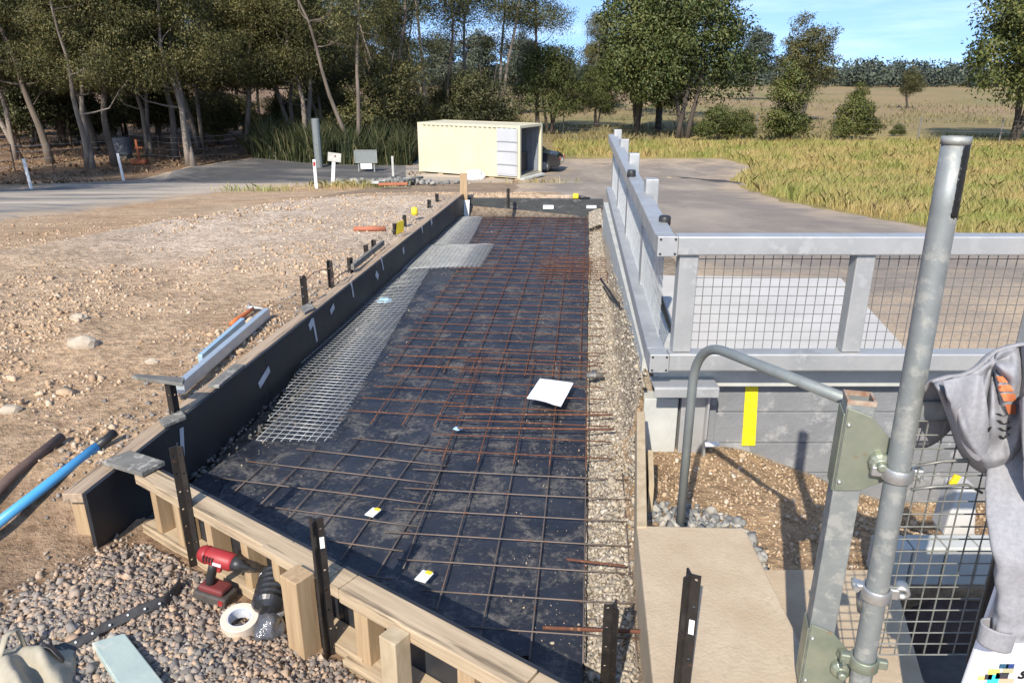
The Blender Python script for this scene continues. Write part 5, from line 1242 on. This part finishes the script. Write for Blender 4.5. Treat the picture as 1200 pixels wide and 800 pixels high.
O('wire', mb, MT['wire_dark'], f2)

# ------------------------------------------------------------------ trees
def leaves(cent, n_per, spread, L, wd, droop, rs, flat=.75):
    cent = np.array(cent); n = len(cent) * n_per; mid = cent.mean(0)
    k = rs.uniform(.65, 1.35, len(cent))                      # clumps of unequal size
    off = rs.normal(size=(n, 3)); off /= np.linalg.norm(off, axis=1, keepdims=True); off *= (rs.random((n, 1)) ** .45) * 1.7
    off = off * np.array([spread, spread, spread * flat]) * np.repeat(k, n_per)[:, None]
    c = np.repeat(cent, n_per, 0) + off
    d = rs.normal(size=(n, 3)) * .8 + off / spread * .5; d[:, 2] -= droop; d /= np.linalg.norm(d, axis=1, keepdims=True)
    r = rs.normal(size=(n, 3)); w = np.cross(d, r); w /= np.linalg.norm(w, axis=1, keepdims=True)
    l = (L * rs.uniform(.6, 1.4, n))[:, None]; ww = (wd * rs.uniform(.6, 1.4, n))[:, None]
    m = c + d * l * .45
    V = np.stack([c, m + w * ww, c + d * l, m - w * ww], 1).reshape(-1, 3)
    o2 = c - mid; o2 /= np.linalg.norm(o2, axis=1, keepdims=True) + 1e-6
    nr = off / (spread * 1.2) + .35 * o2 + rs.normal(size=(n, 3)) * .38; nr[:, 2] += .3; nr /= np.linalg.norm(nr, axis=1, keepdims=True)
    F_ = np.arange(n * 4).reshape(n, 4); flip = (np.cross(w, d) * nr).sum(1) < 0; F_[flip] = F_[flip][:, ::-1]
    return V, F_, np.repeat(nr, 4, 0)
def leafmesh(name, V, F_, nr):
    me = npmesh(name, V, F_); me.polygons.foreach_set('use_smooth', [True] * len(F_))
    me.normals_split_custom_set_from_vertices(nr.tolist()); return me
def tree_proto(name, seed, Ht, r0, lean, crown, n_cl, n_lf, spread, leafs, mats, droop=.7, stems=1, limb_n=14, bark='bark', bend=.5, flat=.6):
    """crown: list of ellipsoids (x, y, z, rx, ry, rz)"""
    rs = np.random.default_rng(seed); rd = random.Random(seed)
    root = T(name, '', 'tree', (0, 0, 0)); mb = MB(); tips = []
    for s in range(stems):
        a0 = rd.uniform(0, 6.28); l2 = Vector(lean) + (Vector((math.cos(a0 + s * 2.1), math.sin(a0 + s * 2.1), 0)) * .18 * Ht * (stems > 1))
        P = []; n = 9; rr = []
        for i in range(n + 1):
            t = i / n; w = bend * Vector((mnoise.noise(Vector((t * 2.2, seed, s))), mnoise.noise(Vector((t * 2.2, s, seed + 5))), 0)) * t
            P.append(Vector((l2.x * t ** 1.2, l2.y * t ** 1.2, Ht * .82 * t - .15)) + w + Vector((.25 * s * (stems > 1) * (1 - 0), 0, 0)))
            rr.append(r0 * (1.25 if i == 0 else 1) * (1 - .78 * t) / (1 if stems == 1 else 1.3))
        mb.tube(P, rr, 9); tips.append((P, rr))
    cent = []
    for i in range(n_cl):
        e = crown[i % len(crown)] if i < len(crown) * 3 else rd.choices(crown, [c[3] * c[4] * c[5] for c in crown])[0]
        while True:
            v = Vector((rd.uniform(-1, 1), rd.uniform(-1, 1), rd.uniform(-1, 1)))
            if .35 < v.length < 1: break
        k = .75 + .4 * mnoise.noise(v * 2 + Vector((seed, 0, 0)))
        cent.append((e[0] + v.x * e[3] * k, e[1] + v.y * e[4] * k, e[2] + v.z * e[5] * k))
    for i in range(min(limb_n, len(cent))):
        c = Vector(cent[(i * 7) % len(cent)]); P, rr = tips[i % len(tips)]; zt = c.z - max(.8, .35 * math.hypot(c.x, c.y)) 
        j = min(range(1, len(P)), key=lambda q_: abs(P[q_].z - max(zt, Ht * .22))); b = P[j]; m = b.lerp(c, .5) + Vector((0, 0, -.12 * (c - b).length)) + Vector((rd.uniform(-.3, .3), rd.uniform(-.3, .3), 0))
        r_ = rr[j] * .5; mb.tube([b, b.lerp(m, .5) + Vector((0, 0, -.05)), m, m.lerp(c, .5) + Vector((0, 0, .1)), c], [r_, r_ * .8, r_ * .55, r_ * .35, r_ * .15], 6)
    O('trunk', mb, MT[bark], root, smooth=True)
    V, F_, nr = leaves(cent, n_lf, spread, leafs[0], leafs[1], droop, rs, flat)
    link('crown', leafmesh('crown', V, F_, nr), MT[mats], root)
    return root
GL = (.16, .026)
protos = {}
protos['gum_a'] = tree_proto('gum_tree', 11, 13, .24, (1.6, .3, 0), [(.8, 0, 9.8, 4.4, 4, 3.6), (-2.2, .5, 6.8, 2.8, 2.6, 1.9), (3.2, 0, 6.2, 2.6, 2.4, 1.6), (.5, -1.5, 5.6, 2.2, 1.8, 1.1)], 155, 300, .66, GL, 'leafdark', bark='bark', bend=1.6)
protos['gum_b'] = tree_proto('gum_tree', 23, 12, .24, (-2.2, .6, 0), [(-1.6, 0, 9.0, 4.0, 3.6, 3.4), (1.8, .5, 6.4, 2.6, 2.6, 1.8), (-3.6, .2, 5.8, 2.4, 2.0, 1.4), (0, -1.6, 5.4, 2.0, 1.8, 1.0)], 150, 300, .66, GL, 'leafdark', bark='barkpale', stems=2, bend=1.8)
protos['gum_c'] = tree_proto('gum_tree', 31, 16, .20, (.6, 0, 0), [(.3, 0, 12.6, 2.9, 2.6, 3.4), (-1.8, 0, 9.2, 1.9, 1.8, 1.7), (2.1, .2, 9.0, 1.9, 1.7, 1.7), (1.0, 0, 6.4, 1.7, 1.4, 1.1)], 125, 210, .70, GL, 'leaf', bark='bark', limb_n=26, bend=1.3)
protos['gum_d'] = tree_proto('gum_tree', 47, 17, .20, (-.9, .3, 0), [(-1.2, 0, 13.2, 2.7, 2.4, 3.2), (1.6, 0, 10.4, 2.1, 1.9, 2.0), (-2.6, .2, 8.8, 1.8, 1.5, 1.5), (.4, 0, 6.8, 1.5, 1.4, 1.0)], 125, 210, .68, GL, 'leaf', bark='barkpale', stems=2, limb_n=26, bend=1.3)
protos['gum_e'] = tree_proto('gum_tree', 53, 15, .20, (2.2, .5, 0), [(2.4, .3, 11.8, 3.0, 2.6, 2.6), (.2, 0, 8.6, 1.9, 1.6, 1.8), (4.0, .2, 9.2, 1.9, 1.6, 1.5)], 118, 210, .70, GL, 'leaf', bark='bark', stems=2, limb_n=24, bend=1.2)
BL = (.16, .036)
protos['bushy'] = tree_proto('bushy_tree', 61, 8.5, .17, (.2, 0, 0), [(0, 0, 5.3, 3.1, 2.8, 2.8), (-1.9, 0, 3.4, 1.8, 1.8, 1.9), (2.0, .2, 3.5, 1.9, 1.8, 2.0), (.2, -1.2, 2.6, 1.6, 1.2, 1.3)], 230, 120, .46, BL, 'leafgreen', droop=.5, stems=3, bark='barkdark', bend=1.0)
protos['bushy_olive'] = tree_proto('bushy_tree', 67, 9, .19, (.3, 0, 0), [(0, 0, 5.9, 2.6, 2.6, 2.8), (.9, 0, 3.7, 2.1, 2.0, 1.5), (-1.2, 0, 4.4, 1.8, 1.8, 1.5)], 200, 110, .44, BL, 'leafolive', droop=.5, stems=2, bark='barkdark', bend=1.0)
protos['shrub'] = tree_proto('shrub', 71, 4.6, .07, (.1, 0, 0), [(0, 0, 2.7, 1.2, 1.2, 1.9), (.45, 0, 1.0, 1.4, 1.2, .95), (-.5, 0, 1.1, 1.2, 1.1, 1.0), (.1, 0, 3.9, .6, .6, .9)], 150, 100, .28, (.12, .034), 'leafgreen', droop=.2, stems=3, limb_n=8)
protos['shrub_low'] = tree_proto('shrub', 73, 3.0, .06, (.2, 0, 0), [(0, 0, 1.7, 1.3, 1.3, 1.3), (1.0, 0, .9, 1.2, 1.1, .8), (-1.1, 0, .9, 1.2, 1.1, .8)], 150, 95, .28, (.12, .034), 'leafgreen', droop=.2, stems=3, limb_n=8)
protos['dark'] = tree_proto('dark_tree', 79, 7, .17, (0, 0, 0), [(0, 0, 3.4, 2.9, 2.4, 2.7), (1.8, 0, 1.9, 2.1, 2.0, 1.6), (-2.0, 0, 2.0, 2.0, 2.0, 1.6)], 230, 115, .46, BL, 'leafdark', droop=.4, stems=3, bark='barkdark')
protos['pale'] = tree_proto('pale_tree', 83, 11, .17, (0, 0, 0), [(0, 0, 7.4, 2.8, 2.8, 2.8), (1.7, 0, 5.0, 1.9, 1.8, 1.7), (-1.7, 0, 5.2, 1.9, 1.8, 1.7)], 150, 90, .5, (.26, .06), 'leafhaze', stems=2)
placed = {}
def tree(kind, p, label, sc=1.0, rz=0.0, group=None, mat=None):
    pr = protos[kind]; o = pr if kind not in placed else dup(pr, rotz=rz)
    placed[kind] = 1
    o.location = p; o.rotation_euler = (0, 0, rz); o.scale = sc if hasattr(sc, '__len__') else (sc,) * 3
    o['label'] = label
    if group: o['group'] = group
    elif 'group' in o: del o['group']
    return o
G1 = 'gum trees in the wood at left'
# near row of the wood (image column, distance)
tree('gum_a', hit(60, 192), 'pale leaning gum trunk at the far left behind the roadside post', .95, R(200), G1)
tree('gum_b', hit(20, 188), 'gum with straight brown trunk left of the pale leaning one', .95, R(40), G1)
tree('gum_b', spot(108, 42), 'gum with brown trunk above the fence, pale at its foot', .92, R(160), G1)
tree('gum_a', spot(134, 43), 'dark forked gum just left of the blue-grey drum', .85, R(300), G1)
tree('gum_b', spot(222, 43), 'gum with sunlit trunk leaning hard left above the orange stand', 1.0, R(-15), G1)
tree('gum_a', spot(205, 47), 'gum behind the one leaning hard left', .9, R(100), G1)
tree('gum_a', spot(290, 50), 'dense dark gum left of the reeds', .9, R(20), G1)
tree('gum_b', spot(345, 54), 'dense gum behind the left end of the reeds', .95, R(120), G1)
tree('gum_e', spot(420, 45), 'slender leaning gum rising from the reeds', .95, R(150), G1)
tree('gum_c', spot(470, 52), 'tall gum with pale peeling trunk left of the container', 1.0, R(60), G1)
tree('gum_d', spot(500, 55), 'tall twin stemmed gum above the left end of the container', 1.0, R(0), G1)
tree('gum_c', spot(440, 62), 'thin gum behind the reeds with sky beside it', .95, R(200), G1)
tree('gum_e', spot(528, 58), 'dark branching gum above the middle of the container', 1.05, R(10), G1)
tree('gum_d', spot(585, 62), 'tall open gum above the container door', 1.05, R(170), G1)
tree('gum_c', spot(630, 66), 'tall gum at the edge of the sky gap', 1.0, R(130), G1)
tree('dark', spot(560, 58), 'dark bushy tree directly behind the container', 1.0, R(30))
tree('dark', spot(520, 60), 'low dark tree left of the bushy one behind the container', .8, R(90))
tree('bushy', spot(642, 66), 'rounded green tree right of the container', 1.02, R(20))
tree('bushy', spot(700, 74), 'green tree between the rounded one and the big clump', .8, R(120))
tree('bushy', spot(745, 64), 'left half of the big green clump behind the railing', 1.6, R(75))
tree('bushy', spot(805, 62), 'right half of the big green clump behind the railing', 1.62, R(190))
tree('bushy_olive', spot(770, 68), 'olive tree filling the middle of the big clump', 1.55, R(60))
tree('gum_c', spot(800, 85), 'thin crowned gum rising above the big clump', 1.1, R(0))
tree('gum_d', spot(750, 92), 'open gum top left above the big clump', 1.0, R(90))
tree('gum_e', spot(690, 105), 'distant gum in the sky gap right of the tall gums', .9, R(45))
tree('shrub_low', spot(840, 60), 'low green bush at the right foot of the big clump', .95, R(10))
tree('shrub_low', spot(868, 62), 'greyish low bush between clump and conical shrub', .8, R(100))
tree('shrub', spot(918, 58), 'conical green shrub in the grass left of the tall olive tree', 1.32, R(30))
tree('bushy_olive', spot(936, 82), 'tall olive tree standing alone behind the conical shrub', 1.25, R(10))
tree('shrub_low', spot(1000, 60), 'broad low green shrub in front of the field', 1.12, R(200))
tree('shrub', spot(1000, 66), 'yellow green shrub top behind the broad low one', .95, R(100))
tree('bushy_olive', spot(1064, 118), 'small dark tree alone in the middle of the field', .72, R(140))
tree('bushy', spot(1186, 57), 'large leafy tree at the right edge of the picture', 1.75, R(40))
tree('bushy_olive', spot(1225, 60), 'olive tree behind the large leafy one at right', 1.3, R(80))
tree('pale', spot(880, 150), 'pale grey-green distant tree right of the big clump', 1.35, R(0))
tree('shrub_low', spot(1052, 64), 'tiny pale bush in the grass beyond the pole', .35, R(0))
# deeper rows that close the wood
rr_ = random.Random(5); kinds = ['gum_a', 'gum_b', 'dark', 'gum_a', 'gum_b', 'gum_d']
n_ = 0
for D_ in (52, 60, 70, 84):
    for px_ in range(-60, 440, 62 if D_ < 65 else 52):
        k_ = kinds[n_ % 6]; n_ += 1; D2 = D_ + rr_.uniform(-3, 3); px2 = px_ + rr_.uniform(-24, 24)
        tree(k_, spot(px2, D2), 'one of many gums closing the wood behind the front row', rr_.uniform(.8, 1.05) * (1.2 if k_ == 'dark' else 1), rr_.uniform(0, 6.28), 'gums deep in the wood')
for px_, D_ in ((470, 95), (520, 100), (560, 92), (610, 100), (655, 110), (700, 120), (745, 105)):
    tree('bushy_olive' if px_ % 2 else 'pale', spot(px_, D_), 'one of the hazy trees far behind the container', 1.0, px_, 'hazy trees far behind the container')
for i, (px_, D_) in enumerate(((-20, 62), (40, 66), (95, 58), (150, 64), (255, 57), (285, 66), (330, 60), (372, 66), (400, 72), (205, 68))):
    tree('dark', spot(px_, D_), 'low dark understorey tree between the gum trunks', .62 + .03 * (i % 5), i * 1.3, 'understorey trees in the wood')
# trees left of the picture whose shade reaches the road
for x_, y_, k_ in ((-23.5, 22, 'gum_b'), (-27, 28, 'gum_a')):
    tree(k_, Vector((x_, y_, zg(x_, y_))), 'gum at the roadside left of the picture whose shade falls on the road', 1.1, x_, 'gums left of the picture')
# far wood along the horizon
rs = np.random.default_rng(3); cs = []
for i in range(340):
    D_ = 270 + 150 * random.random(); px_ = random.uniform(380, 1500); p = spot(px_, D_); s = random.uniform(.7, 1.3) * (1.25 if random.random() < .15 else 1)
    for j in range(26): cs.append((p.x + random.gauss(0, 2.6) * s, p.y + random.gauss(0, 2), p.z + (1.0 + min(1.9, abs(random.gauss(0, 1))) * 3.4 * s)))
V_, F_, nr_ = leaves(cs, 16, 1.1, 1.0, .32, .3, rs)
link('distant_woods', leafmesh('distant_woods', V_, F_, nr_), MT['leafhaze'], label='low grey-green woods along the horizon beyond the field', cat='woods', kind='stuff')  # haze over the far woods is put into the leaf colour

# ------------------------------------------------------------------ reeds, grass
def blades(name, P, h, w, mat, label, cat, lean=.35):
    n = len(P); P = np.array(P); hh_ = h * rng.uniform(.5, 1.25, n); a = rng.uniform(0, 6.28, n); ln = rng.normal(0, lean, (n, 2)) * hh_[:, None]
    wx = np.stack([np.cos(a), np.sin(a), np.zeros(n)], 1) * (np.ones(n) * w)[:, None] * rng.uniform(.6, 1.4, n)[:, None]
    mid = P + np.stack([ln[:, 0] * .3, ln[:, 1] * .3, hh_ * .6], 1); tip = P + np.stack([ln[:, 0], ln[:, 1], hh_], 1)
    V = np.stack([P - wx, P + wx, mid + wx * .7, tip, mid - wx * .7], 1).reshape(-1, 3)
    return link(name, npmesh(name, V, np.arange(n * 5).reshape(n, 5)), mat, label=label, cat=cat, kind='stuff')
def inpoly(x, y, poly):
    c = False; j = len(poly) - 1
    for i in range(len(poly)):
        xi, yi = poly[i]; xj, yj = poly[j]
        if (yi > y) != (yj > y) and x < (xj - xi) * (y - yi) / (yj - yi) + xi: c = not c
        j = i
    return c
rp_ = [tuple(spot(px_, D_)[:2]) for px_, D_ in ((296, 47), (380, 43.5), (480, 43), (492, 47), (470, 52), (380, 54), (300, 53))]
Pr = []
while len(Pr) < 13000:
    x = random.uniform(-19, -3); y = random.uniform(42, 55)
    if inpoly(x, y, rp_): Pr.append((x, y, zg(x, y)))
blades('reeds', Pr, 1.75 * np.array([1 + .55 * n3(p[0], p[1], .9, 6) for p in Pr]), .026, MT['reed'], 'tall green reeds beyond the shaded road', 'reeds', .3)
gpoly = GE + [tuple(spot(px_, D_)[:2]) for px_, D_ in ((650, 58), (860, 60), (1250, 58), (1500, 50))] + [(22, 14)]
Pg = []
tries = 0
while len(Pg) < 130000 and tries < 600000:
    tries += 1
    y = 8.2 + 50 * random.random() ** 1.25; x = random.uniform(1, .78 * y + 3)
    if inpoly(x + random.gauss(0, .12), y + random.gauss(0, .12), gpoly): Pg.append((x, y, zg(x, y) if y < 16 else base_z(x, y)))
gy = np.array([p[1] for p in Pg]); gk = np.array([.65 + .5 * n3(p[0], p[1], .5, 12) for p in Pg])
blades('grass', Pg, (.16 + .26 * np.clip((gy - 10) / 14, 0, 1)) * (gk + .3), np.clip(.00035 * gy, .004, .012), MT['grass'], 'tall dry yellow grass along the asphalt edge', 'grass', .33)
Pf = []
for _ in range(12000):
    y = 58 + 90 * random.random() ** 1.6; x = random.uniform(0, .78 * y)
    if n3(x, y, .08, 9) > -.1: Pf.append((x, y, zg(x, y)))
blades('field_grass', Pf, .45, .05, M('field_grass', (.30, .24, .12), (.20, .19, .08), .1, .9, island=isl(.7, 1.2), trans=.3), 'sparse brown tussocks over the open field', 'grass', .45)
rdpoly = H2((-300, 275), (0, 262), (250, 227), (480, 214), (480, 176), (300, 182), (205, 197), (140, 211), (0, 219), (-300, 220))
Pl = []
for _ in range(9000):
    y = random.uniform(32, 60); x = random.uniform(-.75 * y - 3, -.12 * y)
    if n3(x, y, .3, 77) > -.25 and not inpoly(x, y, rdpoly): Pl.append((x, y, zg(x, y)))
blades('leaf_litter', Pl, .16, .05, M('leaf_litter', (.26, .17, .10), (.14, .10, .06), .3, .9, island=isl(.6, 1.2)), 'dry leaf litter and tufts under the gum trees', 'leaf litter', 1.2)
Ps = []
for px_, py_, n_2 in ((395, 219, 260), (420, 219, 220), (300, 224, 160), (640, 215, 120)):
    b = hit(px_, py_)
    for _ in range(n_2): x = b.x + random.gauss(0, .9); y = b.y + random.gauss(0, .5); Ps.append((x, y, zg(x, y)))
blades('grass', Ps, .28, .012, MT['grass'], 'short dry grass tufts at the road edge by the white posts', 'grass', .5)

# ------------------------------------------------------------------ light, sky, camera
EL, AZ = R(39), R(18)                      # shadows fall forward and to the right
sun_dir = Vector((-math.sin(AZ) * math.cos(EL), -math.cos(AZ) * math.cos(EL), math.sin(EL)))
sl = bpy.data.lights.new('sun', 'SUN'); sl.energy = 4.3; sl.angle = R(.53); sl.color = (1, .93, .82)
so = bpy.data.objects.new('sun', sl); COL.objects.link(so); so.rotation_euler = (-sun_dir).to_track_quat('-Z', 'Y').to_euler(); so.location = (0, 0, 60)
w = bpy.data.worlds.new('World'); scn.world = w; w.use_nodes = True; nt = w.node_tree
sky = nt.nodes.new('ShaderNodeTexSky'); sky.sky_type = 'NISHITA'; sky.sun_disc = False; sky.sun_elevation = EL
sky.sun_rotation = math.atan2(sun_dir.x, sun_dir.y); sky.air_density = 1.0; sky.dust_density = .6; sky.ozone_density = 2.0
tc = nt.nodes.new('ShaderNodeTexCoord'); mp = nt.nodes.new('ShaderNodeMapping'); mp.inputs['Scale'].default_value = (1.2, 1.2, 9)
nz = N(nt, 'ShaderNodeTexNoise', Scale=3.2, Detail=8, Roughness=.6)
va = nt.nodes.new('ShaderNodeVectorMath'); va.operation = 'MULTIPLY_ADD'; va.inputs[1].default_value = (1, 1, .8); va.inputs[2].default_value = (0, 0, .20)
vn = nt.nodes.new('ShaderNodeVectorMath'); vn.operation = 'NORMALIZE'
nt.links.new(tc.outputs['Generated'], va.inputs[0]); nt.links.new(va.outputs[0], vn.inputs[0]); nt.links.new(vn.outputs[0], sky.inputs['Vector'])
nt.links.new(tc.outputs['Generated'], mp.inputs[0]); nt.links.new(mp.outputs[0], nz.inputs['Vector'])
cf = ramp(nt, nz.outputs['Fac'], [(.50, (0, 0, 0)), (.78, (.32, .32, .32))])
sk_ = mix(nt, 1.0, sky.outputs[0], (0.95, 1.03, 1.13), 'MULTIPLY'); cm = mix(nt, cf, sk_, (7.5, 8.0, 8.8))
nt.links.new(cm, nt.nodes['Background'].inputs[0]); nt.nodes['Background'].inputs[1].default_value = .14
cam = bpy.data.cameras.new('camera'); cam.sensor_fit = 'HORIZONTAL'; cam.sensor_width = 36; cam.lens = 36 * F / 1200; cam.clip_start = .05; cam.clip_end = 4000
co = bpy.data.objects.new('camera', cam); COL.objects.link(co); co.location = (0, 0, CH); co.rotation_euler = (R(90) - TH, 0, 0); scn.camera = co
scn.view_settings.view_transform = 'Standard'; scn.view_settings.look = 'None'; scn.view_settings.exposure = 0.6; scn.view_settings.gamma = 1.0
scn.cycles.max_bounces = 6; scn.cycles.use_denoising = True
